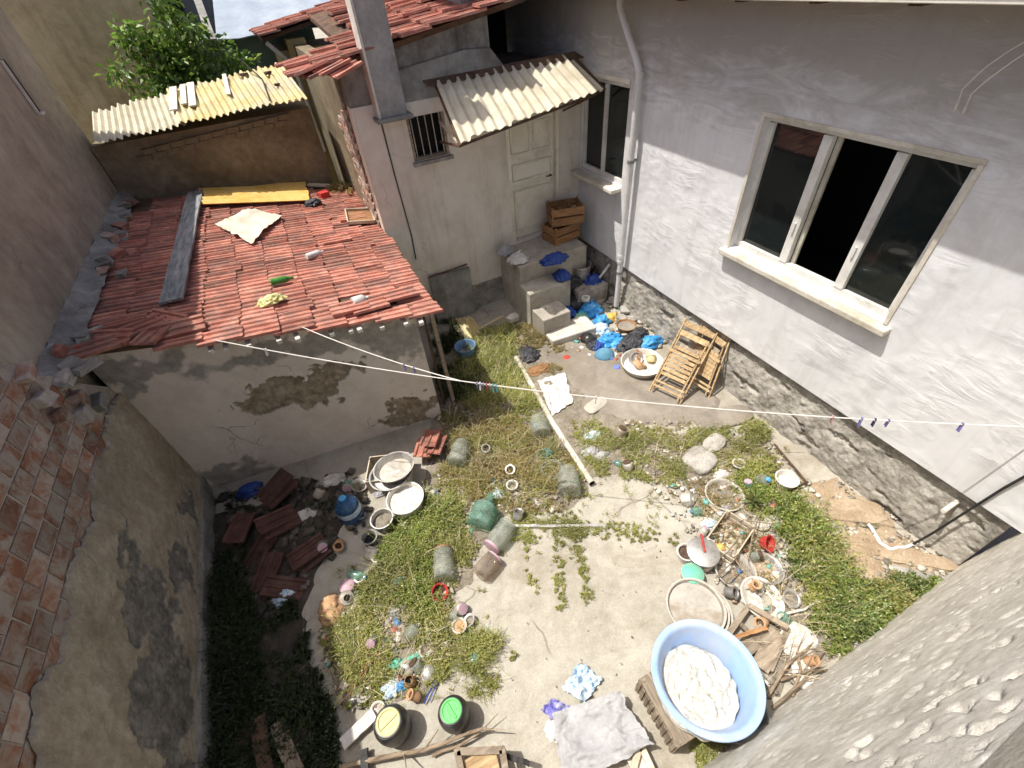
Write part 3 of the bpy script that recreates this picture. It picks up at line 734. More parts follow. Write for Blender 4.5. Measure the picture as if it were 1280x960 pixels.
# bricks showing through the side wall
bm_ = MB().box((0, 0, 0), (.03, .21, .06), jit=.004, rng=rnd).mesh('brick', m_brick)
for r_i in range(26):
    for c_i in range(7):
        y = YF + .34 + c_i * .225 + (r_i % 2) * .11; z = 1.78 + r_i * .07
        if z > 3.35 + .3 * fbm(y * 2, z) or (c_i > 3 + 2 * fbm(y, z * 2, 3)): continue
        b = bpy.data.objects.new('brick', bm_); link(b, dh); b.location = (1.063 + rnd.uniform(-.004, .004), y, z)
seat(dh, (2.8, YF, 0))

# ---- corrugated sheets
def corrugated(name, parent, mat, c, nw, amp=.018, th=.005, seg=6, jag=0, rr=rnd, sag=0):
    """sheet over four corners c = back-left, back-right, front-right, front-left; waves run from back to front"""
    c = [Vector(p) for p in c]; mb = MB(); nn = nw * seg; rows = 5
    nrm = (c[1] - c[0]).cross(c[3] - c[0]).normalized()
    if nrm.z < 0: nrm = -nrm
    j0 = [rr.uniform(-jag, jag) for _ in range(nw + 1)]; j1 = [rr.uniform(-jag, jag) * .5 for _ in range(nw + 1)]
    for s_ in (0, 1):
        for r_ in range(rows + 1):
            for i in range(nn + 1):
                a = i / nn; b = r_ / rows
                k = int(a * nw)
                bb = b + (1 - b) * j0[k] + b * j1[k]
                p = (c[0].lerp(c[1], a)).lerp(c[3].lerp(c[2], a), bb)
                p = p + nrm * (amp * math.sin(a * nw * 2 * math.pi) - th * s_ - sag * math.sin(math.pi * b) + .004 * fbm(a * 7, b * 5, amp))
                mb.v.append(tuple(p))
    w = nn + 1; off = (rows + 1) * w
    for r_ in range(rows):
        for i in range(nn):
            q = (r_ * w + i, r_ * w + i + 1, (r_ + 1) * w + i + 1, (r_ + 1) * w + i)
            mb.f.append(q); mb.f.append(tuple(off + k for k in q[::-1]))
    for i in range(nn):
        mb.f.append((i + 1, i, off + i, off + i + 1)); mb.f.append((rows * w + i, rows * w + i + 1, off + rows * w + i + 1, off + rows * w + i))
    for r_ in range(rows):
        mb.f.append((r_ * w, (r_ + 1) * w, off + (r_ + 1) * w, off + r_ * w)); mb.f.append(((r_ + 1) * w + nn, r_ * w + nn, off + r_ * w + nn, off + (r_ + 1) * w + nn))
    return mb.build(name, mat, parent, smooth=True)
cn = thing('door_canopy', 'cream corrugated sheet canopy over the door on brackets', 'canopy')
cBL, cBR, cFR, cFL = Vector((2.27, YF - .03, 3.68)), Vector((4.40, YF - .03, 3.70)), Vector((4.585, 6.30, 3.335)), Vector((2.16, 5.97, 3.15))
corrugated('canopy_sheet', cn, m_cor, (cBL, cBR, cFR, cFL), 15, .021, .006, 8, .05)
mb = MB(); mb.bar(cFL + Vector((0, .03, -.045)), cFR + Vector((-.03, .03, -.045)), .03, .03); mb.build('front_rail', m_rust, cn)
for a, b in ((cBL, cFL), (cBL.lerp(cBR, .97), cFL.lerp(cFR, .97))):
    MB().bar(a + Vector((0, 0, -.05)), b + Vector((0, .03, -.05)), .03, .03).build('side_rail', m_rust, cn)
MB().bar(Vector((2.2, YF - .02, 2.95)), cFL + Vector((.0, .05, -.06)), .025, .025).build('strut', m_rust, cn)
MB().bar(Vector((2.24, YF - .02, 3.2)), cFL + Vector((.02, .15, -.05)), .03, .03).build('strut', m_wood4, cn)
MB().bar(Vector((4.3, YF - .02, 3.0)), cFR + Vector((-.06, .05, -.06)), .025, .025).build('strut', m_rust, cn)
fl = MB(); fl.add([(2.1, YF + .0, 3.72), (4.5, YF + .0, 3.74), (4.60, YF - .10, 3.67), (2.15, YF - .08, 3.66), (2.1, YF + .0, 3.70), (4.5, YF + .0, 3.72), (4.60, YF - .10, 3.655), (2.15, YF - .08, 3.645)], [(0, 3, 2, 1), (4, 5, 6, 7), (2, 3, 7, 6), (0, 4, 7, 3), (1, 2, 6, 5)])
fl.build('flashing', m_rust, cn)
MB().bar(cBR + Vector((.06, 0, -.02)), cFR + Vector((.03, .02, -.02)), .09, .012).build('flashing', m_rust, cn)
seat(cn, (3.4, YF, 3.15))

# ---- shed
sh = thing('shed', 'low plastered shed with sagging red clay tile roof', 'shed')
SZ = lambda x: 2.0 - .165 * x
P0, P1, P2, P3 = (-2.42, 4.98), (.78, 4.62), (1.02, 9.62), (-2.42, 9.62)
SHB = [(1.45, 1.18, .58, .22), (2.25, 1.27, .30, .17), (2.85, .28, .42, .30), (1.75, 1.05, .25, .16)]
def wall_sheet(a, b, res, blobs, damp, seed):
    V = []; bare = []; dmp = []
    L = math.hypot(b[0] - a[0], b[1] - a[1]); n = int(L / res); m = int(2.3 / res)
    nx_, ny_ = (b[1] - a[1]) / L, -(b[0] - a[0]) / L
    for i in range(n + 1):
        u = L * i / n; x = a[0] + (b[0] - a[0]) * i / n; y = a[1] + (b[1] - a[1]) * i / n; top = SZ(x) - .05
        for j in range(m + 1):
            v = -.02 + (top + .02) * j / m
            k = blob_mask(u, v, blobs, seed) if blobs else -1
            kk = min(1.0, max(0.0, k / .035)) if k > 0 else 0.0
            dd = blob_mask(u, v, damp, seed + 7) if damp else -1
            dd = min(1.0, max(0.0, dd * 4))
            d = .010 * fbm(u * .9, v * .9, seed, 3) + .003 * fbm(u * 6, v * 6, seed, 3) - kk * (.024 + .012 * fbm(u * 14, v * 14, seed + 2, 4)) + (.004 if -.06 < k < 0 else 0)
            V.append((x + nx_ * d, y + ny_ * d, v)); bare.append(kk); dmp.append(dd)
    F = [(i * (m + 1) + j, (i + 1) * (m + 1) + j, (i + 1) * (m + 1) + j + 1, i * (m + 1) + j + 1) for i in range(n) for j in range(m)]
    o = fast('wall', V, F, m_shedwall, sh, smooth=True); add_attr(o, 'bare', bare); add_attr(o, 'damp', dmp)
wall_sheet(P0, P1, .014, SHB, [(1.9, 1.80, 1.3, .20), (.3, 2.0, .55, .2), (.35, .12, .6, .28), (2.9, 1.5, .5, .3)], 3)
wall_sheet(P1, P2, .05, [(1.0, .3, .6, .4)], [(.5, 1.6, .6, .3)], 5)
# roof deck and battens
mb = MB(); mb.add([(-2.42, 4.92, SZ(-2.42) - .05), (1.02, 4.60, SZ(1.02) - .05), (1.04, 9.65, SZ(1.04) - .05), (-2.42, 9.65, SZ(-2.42) - .05), (-2.42, 4.92, SZ(-2.42) - .01), (1.02, 4.60, SZ(1.02) - .01), (1.04, 9.65, SZ(1.04) - .01), (-2.42, 9.65, SZ(-2.42) - .01)], [(3, 2, 1, 0), (4, 5, 6, 7), (0, 1, 5, 4), (1, 2, 6, 5), (2, 3, 7, 6), (3, 0, 4, 7)])
mb.build('roof_deck', m_rust, sh)
for x in (-1.32, -1.18, -.98, -.70, -.52, -.18, .02, .11, .36, .62, .80):
    MB().box((x, 4.90 - .105 * (x + 2.4) - .02 + rnd.uniform(-.03, .02), SZ(x) - .072), (.05, .3, .04), rot=rnd.uniform(-.1, .1)).build('batten', m_pale, sh)
yb = lambda x: 4.86 - .092 * (x + 2.4) + .03 * math.sin(x * 7.3)
def sskip(i, j):
    return (i in (0, 1) and j == 0) or (i, j) in {(7, 1), (7, 2), (8, 1)} or (i == 0 and j > 19)
slope_tiles(sh, -2.25, 10, yb, 24, lambda x, y: SZ(x) - .005 + .012 * math.sin(y * 2.1 + x), .165, down=1, skip=sskip, dxx=.346, dyy=.204)
# slipped and broken pieces lying on the roof
for (px, py, rz_, tx) in ((178, 405, .5, .1), (205, 398, -.7, .2), (150, 398, .2, -.1), (190, 415, 1.2, .1), (225, 408, .1, .25), (462, 383, .12, .0), (437, 385, .05, .05), (500, 368, .1, .02), (110, 430, .3, .1), (130, 418, -.3, .1), (420, 300, .1, 0), (440, 272, .05, 0)):
    p = at(px, py, 2.1); p = at(px, py, SZ(p.x) + .05)
    tile(sh, tm, (p.x, p.y, SZ(p.x) + .05), (tx, .12, rz_))
# cement strip along the tall wall and rubble at the corner
def strip_mesh(parent, name, mat, pts, w, h, seed):
    mb = MB(); n = len(pts)
    for i, p in enumerate(pts):
        for k in range(6):
            a = k / 5
            mb.v.append((p[0] + w * a + .04 * fbm(i * .7, k, seed), p[1] + .03 * fbm(i, k * .7, seed + 2), p[2] + h * (1 - a) ** 1.4 + .035 * fbm(i * .9, k * .9, seed + 5)))
    for i in range(n - 1):
        for k in range(5): mb.f.append((i * 6 + k, i * 6 + k + 1, (i + 1) * 6 + k + 1, (i + 1) * 6 + k))
    return mb.build(name, mat, parent, smooth=True)
strip_mesh(sh, 'cement_flashing', m_flash, [(-2.52, 4.3 + k * .1, SZ(-2.5) + .02) for k in range(55)], .20, .13, 4)
for k in range(26):
    yy = 4.5 + rnd.random() * 4.8; xx = -2.45 + rnd.random() * .28
    MB().box((xx, yy, SZ(xx) + .10 - .25 * (xx + 2.45)), (rnd.uniform(.06, .2), rnd.uniform(.06, .22), rnd.uniform(.03, .09)), rot=rnd.uniform(0, 3), jit=.02, rng=rnd).build('rubble_piece', rnd.choice([m_flash, m_brick, m_stone, m_tile]), sh)
seat(sh, (-.8, 4.8, 0))

# ---- boundary wall on the left: bricks above, worn render below, low base strip
lw = thing('boundary_wall', 'old boundary wall of hollow bricks with peeling brown render', 'wall')
XL = -2.38
mb = MB()
prof = [(-2.5, 3.3), (3.2, 3.3), (3.75, 3.2), (4.15, 2.86), (4.3, 2.6), (4.42, 2.5), (4.5, 2.3), (4.62, 2.25), (4.98, 1.9)]
n = len(prof)
for x in (XL - .03, XL - .3):
    for (y, z) in prof: mb.v.append((x, y, z))
    for (y, z) in prof: mb.v.append((x, y, -.02))
for i in range(n - 1):
    mb.f += [(i, i + 1, n + i + 1, n + i), (2 * n + i + 1, 2 * n + i, 3 * n + i, 3 * n + i + 1), (i + 1, i, 2 * n + i, 2 * n + i + 1)]
mb.f += [(0, n, 3 * n, 2 * n), (n - 1, 2 * n - 1 + 0, 4 * n - 1, 3 * n - 1)]
mb.build('mortar_core', m_mortar, lw)
def top_at(y):
    for (a, b), (c, d) in zip(prof[:-1], prof[1:]):
        if a <= y <= c: return b + (d - b) * (y - a) / (c - a)
    return 0
bme = []
for v in range(4):
    r_ = random.Random(v); b = MB(); b.box((0, 0, 0), (.05, .235, .132), jit=.006, rng=r_); b.v = [(math.copysign(.025, x), y, z) for x, y, z in b.v]; bme.append(b.mesh('brick', m_brick))
row = 0; z = 1.66
edge = lambda y: 1.84 + .10 * fbm(y * 2.3, 1.1, 2, 5)
while z < 3.25:
    y = .3 + (row % 2) * .125
    while y < 4.5:
        if z + .07 < top_at(y + .12) and z > edge(y) - .10:
            o = bpy.data.objects.new('brick', rnd.choice(bme)); link(o, lw)
            o.location = (XL - .048 + rnd.uniform(-.002, .003), y + rnd.uniform(-.006, .006), z + rnd.uniform(-.004, .004)); o.rotation_euler = (rnd.uniform(-.015, .015), rnd.uniform(-.006, .006), rnd.uniform(-.006, .006))
        y += .252
    z += .15; row += 1
# loose blocks stepping down at the end
for k, (px, py, s_, mt) in enumerate(((70, 478, .17, m_mortar), (42, 502, .15, m_mortar), (95, 520, .16, m_mortar), (62, 522, .13, m_brick), (20, 472, .16, m_brick), (114, 505, .14, m_flash), (85, 500, .13, m_brick))):
    p = atx(px, py, XL - .05)
    MB().box(p, (.22, s_ * 1.1, s_ * .62), Matrix.Rotation(rnd.uniform(-.4, .4), 3, 'X'), jit=.02, rng=rnd).build('loose_block', mt, lw, bevel=.008)
# render sheet with ragged upper edge
V = []; F = []; bare = []; nyy = 400; nz = 120
LWB = [(2.9, .95, .38, .42), (2.15, .70, .50, .40), (1.25, .5, .6, .35), (3.5, .55, .25, .22), (3.2, 1.35, .16, .12), (.6, .9, .5, .4), (4.3, .5, .3, .2)]
for i in range(nyy + 1):
    y = -.6 + 5.6 * i / nyy
    e = edge(y) + .05 * fbm(y * 9, 4, 1, 4)
    if y > 4.2: e = min(e, top_at(y) - .02)
    for j in range(nz + 1):
        zz = .22 + (e - .22) * j / nz
        k = blob_mask(y, zz, LWB, 11); kk = min(1.0, max(0.0, k / .04))
        V.append((XL + .012 + .008 * fbm(y * 3, zz * 3, 2, 5) + .014 * fbm(y * .9, zz * .9, 7, 3) + .004 * fbm(y * 13, zz * 13, 4, 3) - (.03 if j == nz else 0) - kk * (.016 + .008 * fbm(y * 12, zz * 12, 6, 3)), y, zz)); bare.append(kk)
for i in range(nyy):
    for j in range(nz):
        F.append((i * (nz + 1) + j, (i + 1) * (nz + 1) + j, (i + 1) * (nz + 1) + j + 1, i * (nz + 1) + j + 1))
o = fast('render_coat', V, F, m_leftwall, lw, smooth=True); add_attr(o, 'bare', bare); add_attr(o, 'damp', [0.0] * len(bare))
relief('base_strip', lw, m_flash, (XL + .045, -.6, -.03), (0, 1, 0), (0, 0, 1), (1, 0, 0), 5.55, .30, .03, lambda a, b: .02 * fbm(a * 2, b * 4, 9, 5) - .035 * max(0, fbm(a * 3, b * 2, 3, 4)), .1)
seat(lw, (XL, 2.0, 0))

# ---- tall neighbour building on the left (its unseen sloping top is shaped to cast the yard shadow)
tb = thing('tall_building', 'tall grey rendered building wall with a narrow slit vent', 'building')
mb = MB(); pr = [(4.35, 0), (4.35, 2.5), (3.9, 3.3), (3.3, 3.35), (4.0, 5.3), (9.9, 5.3), (9.9, 0)]
n = len(pr)
for x in (-2.52, -5.5):
    for (y, z) in pr: mb.v.append((x, y, z))
mb.f.append(tuple(range(n))); mb.f.append(tuple(range(2 * n - 1, n - 1, -1)))
for i in range(n): mb.f.append((i, n + i, n + (i + 1) % n, (i + 1) % n))
mb.build('wall', m_greywall, tb)
a = atx(13, 75, -2.515); b = atx(40, 145, -2.515)
MB().box((-2.515, (a.y + b.y) / 2, (a.z + b.z) / 2), (.03, .12, abs(a.z - b.z) + .05)).build('slit_vent', m_dark, tb)
MB().box((-2.50, (a.y + b.y) / 2 - .07, (a.z + b.z) / 2), (.03, .02, abs(a.z - b.z) + .05)).build('vent_trim', m_white, tb)
MB().box((-2.49, (a.y + b.y) / 2, b.z - .02), (.05, .14, .03)).build('vent_sill', m_white, tb)
seat(tb, (-4, 7, 0))
nb = thing('tan_building', 'tan rendered building wall behind the leafy tree', 'building')
MB().box((-4.15, 15.6, 2.5), (6.0, 5.6, 5.0)).build('wall', m_tan, nb)
seat(nb, (-4.15, 15.3, 0))

# ---- lean-to behind the shed
lt = thing('lean_to', 'lean-to with yellowed corrugated roof behind the tiled shed', 'shed')
wall('wall', lt, m_mud, (-2.5, 9.66, 0), (1, 0, 0), (0, 0, 1), (0, -1, 0), [0, 3.3], [0, 3.2], (), .9)
bm2 = MB().box((0, 0, 0), (.2, .05, .075), jit=.006, rng=rnd).mesh('adobe_brick', m_mud)
for k in range(11):
    for j in range(2):
        o = bpy.data.objects.new('brick', bm2); link(o, lt); o.location = (-1.9 + k * .215 + j * .1, 9.645, 2.93 + .012 * k + j * .085); o.rotation_euler = (0, -.06, 0)
lc = [Vector((-2.45, 10.7, 3.50)), Vector((.66, 10.65, 3.74)), Vector((.80, 9.42, 3.35)), Vector((-2.36, 9.42, 3.29))]
l = lambda a, b: [lc[0].lerp(lc[1], a), lc[0].lerp(lc[1], b), lc[3].lerp(lc[2], b), lc[3].lerp(lc[2], a)]
corrugated('roof_sheet', lt, m_cor, l(0, .40), 13, .022, .006, 6, .06)
q = [p + Vector((0, 0, .03)) for p in l(.38, 1)]
corrugated('roof_sheet', lt, m_yel, q, 19, .022, .006, 6, .05)
for k, (a, w_) in enumerate(((.36, .05), (.41, .04), (.45, .05), (.63, .03))):
    p0 = lc[0].lerp(lc[1], a + .06); p1 = lc[3].lerp(lc[2], a)
    MB().bar(p0.lerp(p1, .02) + Vector((0, 0, .07)), p0.lerp(p1, .7 - .1 * (k % 2)) + Vector((0, 0, .07)), w_ * 2.2, .02).build('board', m_pale, lt)
MB().tube([lc[0].lerp(lc[1], .83) + Vector((-.1, .05, .2)), lc[0].lerp(lc[1], .86).lerp(lc[3].lerp(lc[2], .84), .4) + Vector((0, 0, .075)), lc[3].lerp(lc[2], .82) + Vector((0, .1, .075))], .012, 6).build('cord', m_iron, lt)
for (a, b, s_) in ((.9, .25, .09), (.905, .6, .07), (.78, .12, .12)):
    p = lc[0].lerp(lc[1], a).lerp(lc[3].lerp(lc[2], a), b)
    MB().box(p + Vector((0, 0, .065)), (s_ * 1.2, s_ * .9, .03), rot=.2, jit=.01, rng=rnd).build('stone', m_rust, lt)
seat(lt, (-.8, 10, 0))

# ---- the rough wall below the camera
rw = thing('rough_wall', 'near rough pebbly rendered wall rising beside the yard corner', 'wall')
def rough_fn(uu, vv):
    a = .012 * fbm(uu * 1.0, vv * .9, 5, 3) + .004 * fbm(uu * 16, vv * 15, 2, 4)
    k = noise.voronoi(Vector((uu * 34, vv * 31, .7)))[0][0]
    g = fbm(uu * 1.5, vv * 1.2, 12, 3)
    s_ = min(1.0, max(0.3, (vv - 1.2) / 1.5 + g))
    pit = min(.022, max(0, fbm(uu * 11, vv * 9, 8, 4) - .27) * .12)
    return a + ((.45 - min(k, .45)) * .0045 - pit) * s_
relief('wall', rw, m_rough, (-3.4, -.10, -.05), (1, 0, 0), (0, -.085, .996), (0, .996, .085), 8.2, 4.36, .0165, rough_fn, .2)
MB().box((.3, -.50, 3.40), (3.8, .26, .42), Matrix.Rotation(.085, 3, 'X')).build('window_ledge', m_conc, rw, bevel=.02)
seat(rw, (1, -.15, 0))

# ---- far roofs and walls seen over the lean-to
fr = thing('far_house', 'far house with grey blue sheet metal roof', 'house')
MB().box((-.2, 15.2, 2.0), (4.0, 2.6, 4.0)).build('wall', M('green_wall', (.10, .16, .13), (.16, .22, .19), sc=2), fr)
corrugated('metal_roof', fr, M('pale_sheet_metal', (.22, .27, .34), (.30, .35, .41), (.38, .42, .46), sc=1, rough=.6, bump=.1, rnd=0), [Vector((.1, 16.6, 4.95)), Vector((3.4, 16.6, 4.95)), Vector((3.2, 13.5, 4.05)), Vector((-.25, 13.5, 4.02))], 6, .012, .02, 4)
MB().bar(Vector((-.33, 16.6, 4.93)), Vector((-.33, 13.5, 4.03)), .16, .06).build('roof_edge', m_flash, fr)
seat(fr, (-.2, 15.2, 0))
yh = thing('yellow_house', 'small yellow walled house with tiled eave behind the chimney', 'house')
MB().box((1.75, 13.0, 1.9), (1.9, 1.6, 3.8)).build('wall', m_tan, yh)
MB().box((1.15, 11.9, 2.0), (.35, .3, 4.0)).build('pillar', M('yellow_render', (.42, .33, .12), (.55, .45, .2), sc=2), yh)
rb = MB(); rb.add([(.55, 11.6, 4.02), (3.0, 11.6, 4.42), (3.0, 14.2, 4.42), (.55, 14.2, 4.02), (.55, 11.6, 4.08), (3.0, 11.6, 4.48), (3.0, 14.2, 4.48), (.55, 14.2, 4.08)], [(3, 2, 1, 0), (4, 5, 6, 7), (0, 1, 5, 4), (1, 2, 6, 5), (2, 3, 7, 6), (3, 0, 4, 7)])
rb.build('roof_deck', m_rust, yh)
slope_tiles(yh, .7, 6, lambda x: 11.6, 10, lambda x, y: 4.09 + .163 * (x - .55) + .02, .163, down=-1, jit=2)
MB().tube([(.6, 11.6, 4.0), (.95, 11.7, 3.6), (1.0, 11.7, 2.0)], .04, 8).build('downpipe', m_cream, yh)
seat(yh, (1.75, 13.0, 0))
fb = thing('street_shade_block', 'added dark block for the shaded street far behind the tree', 'building')
MB().box((-1.5, 20.5, 3), (5.5, 3, 6)).build('wall', M('street_shade', (.09, .10, .12), (.14, .15, .17), sc=1), fb)  # added dark block standing in for the shaded street
MB().box((-1.3, 18.96, 4.55), (.9, .05, .5)).build('window', m_dark, fb)
seat(fb, (-1.5, 20.5, 0))
pw = tag(MB().box((.55, 11.9, 1.65), (1.9, .2, 3.3)).build('garden_wall', M('mauve_render', (.20, .15, .14), (.28, .22, .20), sc=2)), 'low mauve garden wall behind the lean-to', 'wall')

# ================================================================== the stair
st = thing('stair', 'worn concrete steps rising to the door landing', 'stairs')
for (x0, x1, y0, y1, z1, nm) in ((2.96, 4.34, 6.17, YF - .005, 1.02, 'landing'), (2.93, 3.76, 5.79, 6.172, .70, 'step'), (2.95, 3.48, 5.36, 5.792, .40, 'step')):
    m_ = MB().box(((x0 + x1) / 2, (y0 + y1) / 2, z1 / 2 - .01), (x1 - x0, y1 - y0, z1 + .02), jit=.012, rng=rnd).build(nm, m_conc, st, bevel=.02)
m_ = MB().box((3.42, 5.28, .045), (.85, .42, .17), rot=-.06, jit=.02, rng=rnd).build('bottom_slab', m_pale, st, bevel=.025)
seat(st, (3.4, 6.0, 0))
lb = thing('leaning_board', 'pale grey board leaning at the foot of the facade', 'board')
p = aty(525, 342, YF - .05); p2 = aty(574, 322, YF - .05)
MB().box((1.93, YF - .10, .42), (.75, .035, 1.0), Matrix.Rotation(-.09, 3, 'X') @ Matrix.Rotation(.05, 3, 'Y')).build('panel', m_flash, lb, bevel=.004)
MB().bar(Vector((1.56, YF - .075, .94)), Vector((2.29, YF - .075, .97)), .03, .02).build('top_batten', m_rust, lb)
seat(lb, (1.93, YF - .1, 0))

# ================================================================== builders for the things in the yard
def put(px, py, z, base=0.0):
    """point under the rim seen at (px, py) when the rim stands z above the base"""
    p = at(px, py, base + z); return Vector((p.x, p.y, base)), mpp(p)
def vessel(name, label, cat, px, py, rpx, h, mat, flare=.85, base=0.0, tilt=(0, 0, 0), fill=None, fillmat=None, rim=.006, lip=.012, handles=0, lid=None, group=None, sx=1.0, hmat=None, thick=.006):
    p, m_ = put(px, py, h, base); R = rpx * m_
    t = thing(name, label, cat, p, tilt, group)
    rb_ = R * flare
    prof = [(.001, 0), (rb_ * .92, 0), (rb_, h * .06), (rb_ + (R - rb_) * .5, h * .5), (R - lip * .3, h * .93), (R, h * .97), (R, h), (R - thick * 1.5, h), (R - thick * 2 - lip * .3, h * .93), (rb_ + (R - rb_) * .5 - thick, h * .5), (rb_ - thick, h * .1), (.001, thick + .004)]
    MB().lathe(prof, 36, sx=sx).build('body', mat, t, smooth=True)
    MB().lathe([(R + rim, h - rim), (R + rim, h + rim * .6), (R - rim, h + rim * .6), (R - rim, h - rim), (R + rim, h - rim)], 36, sx=sx).build('rim', mat, t, smooth=True)
    if fill is not None:
        rf = rb_ + (R - rb_) * fill - thick * 1.6; mb = MB(); n = 24
        mb.v.append((0, 0, h * fill + .01)); rings = 7
        for i in range(1, rings + 1):
            for k in range(n):
                a = 2 * math.pi * k / n; r_ = rf * i / rings
                mb.v.append((sx * r_ * math.cos(a), r_ * math.sin(a), h * fill + .25 * h * (fbm(r_ * 14 * math.cos(a), r_ * 14 * math.sin(a), px, 3) * .4) * (1 if i < rings else 0)))
        for k in range(n): mb.f.append((0, 1 + k, 1 + (k + 1) % n))
        for i in range(rings - 1):
            for k in range(n): mb.f.append((1 + i * n + k, 1 + (i + 1) * n + k, 1 + (i + 1) * n + (k + 1) % n, 1 + i * n + (k + 1) % n))
        mb.build('contents', fillmat or m_soil_d, t, smooth=True)
    for k in range(handles):
        a = math.pi * k + .4
        c = Vector((math.cos(a) * R, math.sin(a) * R, h * .85)); d = Vector((math.cos(a), math.sin(a), 0)); s_ = Vector((-d.y, d.x, 0))
        MB().tube([c - s_ * .05, c - s_ * .045 + d * .035, c + s_ * .045 + d * .035, c + s_ * .05], .007, 8).build('handle', hmat or mat, t, smooth=True)
    if lid:
        lm, kind = lid
        MB().lathe([(.001, .03), (R * .5, .026), (R * .9, .012), (R * 1.03, .004), (R * 1.03, -.004), (R * .9, -.004), (.001, .01)], 36, (0, 0, h + .008)).build('lid', lm, t, smooth=True)
        if kind: MB().lathe([(.001, .03), (.014, .028), (.02, .015), (.012, 0)], 14, (0, 0, h + .036)).build('knob', lm, t, smooth=True)
    return t
def lay(t, axis_px, centre, r):
    """lie a lathed thing down: local +z along the ground from px a to px b, resting on its side"""
    a, b = at(*axis_px[0]), at(*axis_px[1]); d = (b - a); d.z = 0; d.normalize()
    q = d.to_track_quat('Z', 'Y'); t.rotation_euler = q.to_euler()
    t.location = Vector((a.x, a.y, r)); return (b - a).length
def jar(name, label, cat, a, b, rpx, mat, lidmat=None, base=0.0, neck=.72, group=None, lift=0.0, sh_=.75):
    A_, B_ = at(*a), at(*b); L = (B_ - A_).length
    m_ = mpp(A_); R = rpx * m_
    t = thing(name, label, cat, group=group)
    lay(t, (a, b), None, R * .95 + base + lift)
    prof = [(.001, 0), (R * .85, 0), (R, .012), (R * 1.0, L * .3), (R, L * sh_ * .9), (R * .93, L * sh_), (R * neck, L * (sh_ + .12)), (R * neck, L * .97), (R * neck * .96, L), (R * neck * .9, L), (R * neck * .92, L * (sh_ + .13)), (R * .9, L * sh_ - .004), (R * .965, L * .6), (R * .96, .03), (.001, .016)]
    MB().lathe(prof, 30).build('glass', mat, t, smooth=True)
    MB().lathe([(R * neck, L * .965), (R * neck * 1.05, L * .97), (R * neck * 1.05, L * .985), (R * neck, L * .99)], 30).build('neck_ring', mat, t, smooth=True)
    if lidmat:
        MB().lathe([(R * neck * 1.07, L * .93), (R * neck * 1.07, L * 1.005), (R * neck * .9, L * 1.02), (.001, L * 1.02)], 26).build('lid', lidmat, t, smooth=True)
    return t
def stand_jar(name, label, cat, px, py, rpx, h, mat, lidmat=None, neck=.75, tilt=(0, 0, 0)):
    p, m_ = put(px, py, h); R = rpx * m_
    t = thing(name, label, cat, p, tilt)
    MB().lathe([(.001, 0), (R * .88, 0), (R, .01), (R, h * .7), (R * .92, h * .8), (R * neck, h * .88), (R * neck, h), (R * neck * .9, h), (R * neck * .9, h * .87), (R * .9, h * .76), (R * .95, .02), (.001, .015)], 28).build('body', mat, t, smooth=True)
    if lidmat: MB().lathe([(R * neck * 1.08, h * .92), (R * neck * 1.08, h * 1.01), (R * neck * .9, h * 1.03), (.001, h * 1.03)], 26).build('lid', lidmat, t, smooth=True)
    return t
def crumple(name, label, cat, px, py, rx, ry, h, mat, seed=0, amp=.35, base=0.0, rot=0, group=None, fr=3.2, res=4, open_top=False, knot=False):
    """crumpled bag, rag or bundle: folded surface sagging on the ground"""
    p, m_ = put(px, py, h * .5, base)
    t = thing(name, label, cat, p, (0, 0, rot), group)
    bm = bmesh.new(); bmesh.ops.create_icosphere(bm, subdivisions=res, radius=1.0)
    X, Yy = rx * m_, ry * m_
    for v in bm.verts:
        c = v.co.copy(); n = c.normalized()
        f = noise.ridged_multi_fractal(Vector((c.x * fr * .5 + seed, c.y * fr * .5, c.z * fr * .5)), .9, 2.1, 4, .9, 2.0) * .3 + fbm(c.x * fr, c.y * fr + seed, c.z * fr, 4) * .6
        r_ = 1 + amp * (f - .25)
        z = n.z * r_
        z = z if z > 0 else z * .25
        spread = 1.0 + (.18 * (1 - min(1, max(0, z))) if z < .3 else 0)
        v.co = Vector((n.x * r_ * X * spread, n.y * r_ * Yy * spread, (z * .8 + .2) * h))
    mn = min(v.co.z for v in bm.verts)
    for v in bm.verts: v.co.z -= mn
    me = bpy.data.meshes.new('body'); bm.to_mesh(me); bm.free()
    me.polygons.foreach_set('use_smooth', [True] * len(me.polygons)); me.materials.append(mat)
    link(bpy.data.objects.new('body', me), t)
    if knot:
        MB().tube([(0, 0, h * .9), (.01, .01, h * 1.15), (.04, .02, h * 1.3), (.07, .0, h * 1.25)], .02, 7, .4).tube([(0, 0, h * .9), (-.02, .01, h * 1.2), (-.06, .02, h * 1.25)], .02, 7, .4).build('knot', mat, t, smooth=True)
    return t
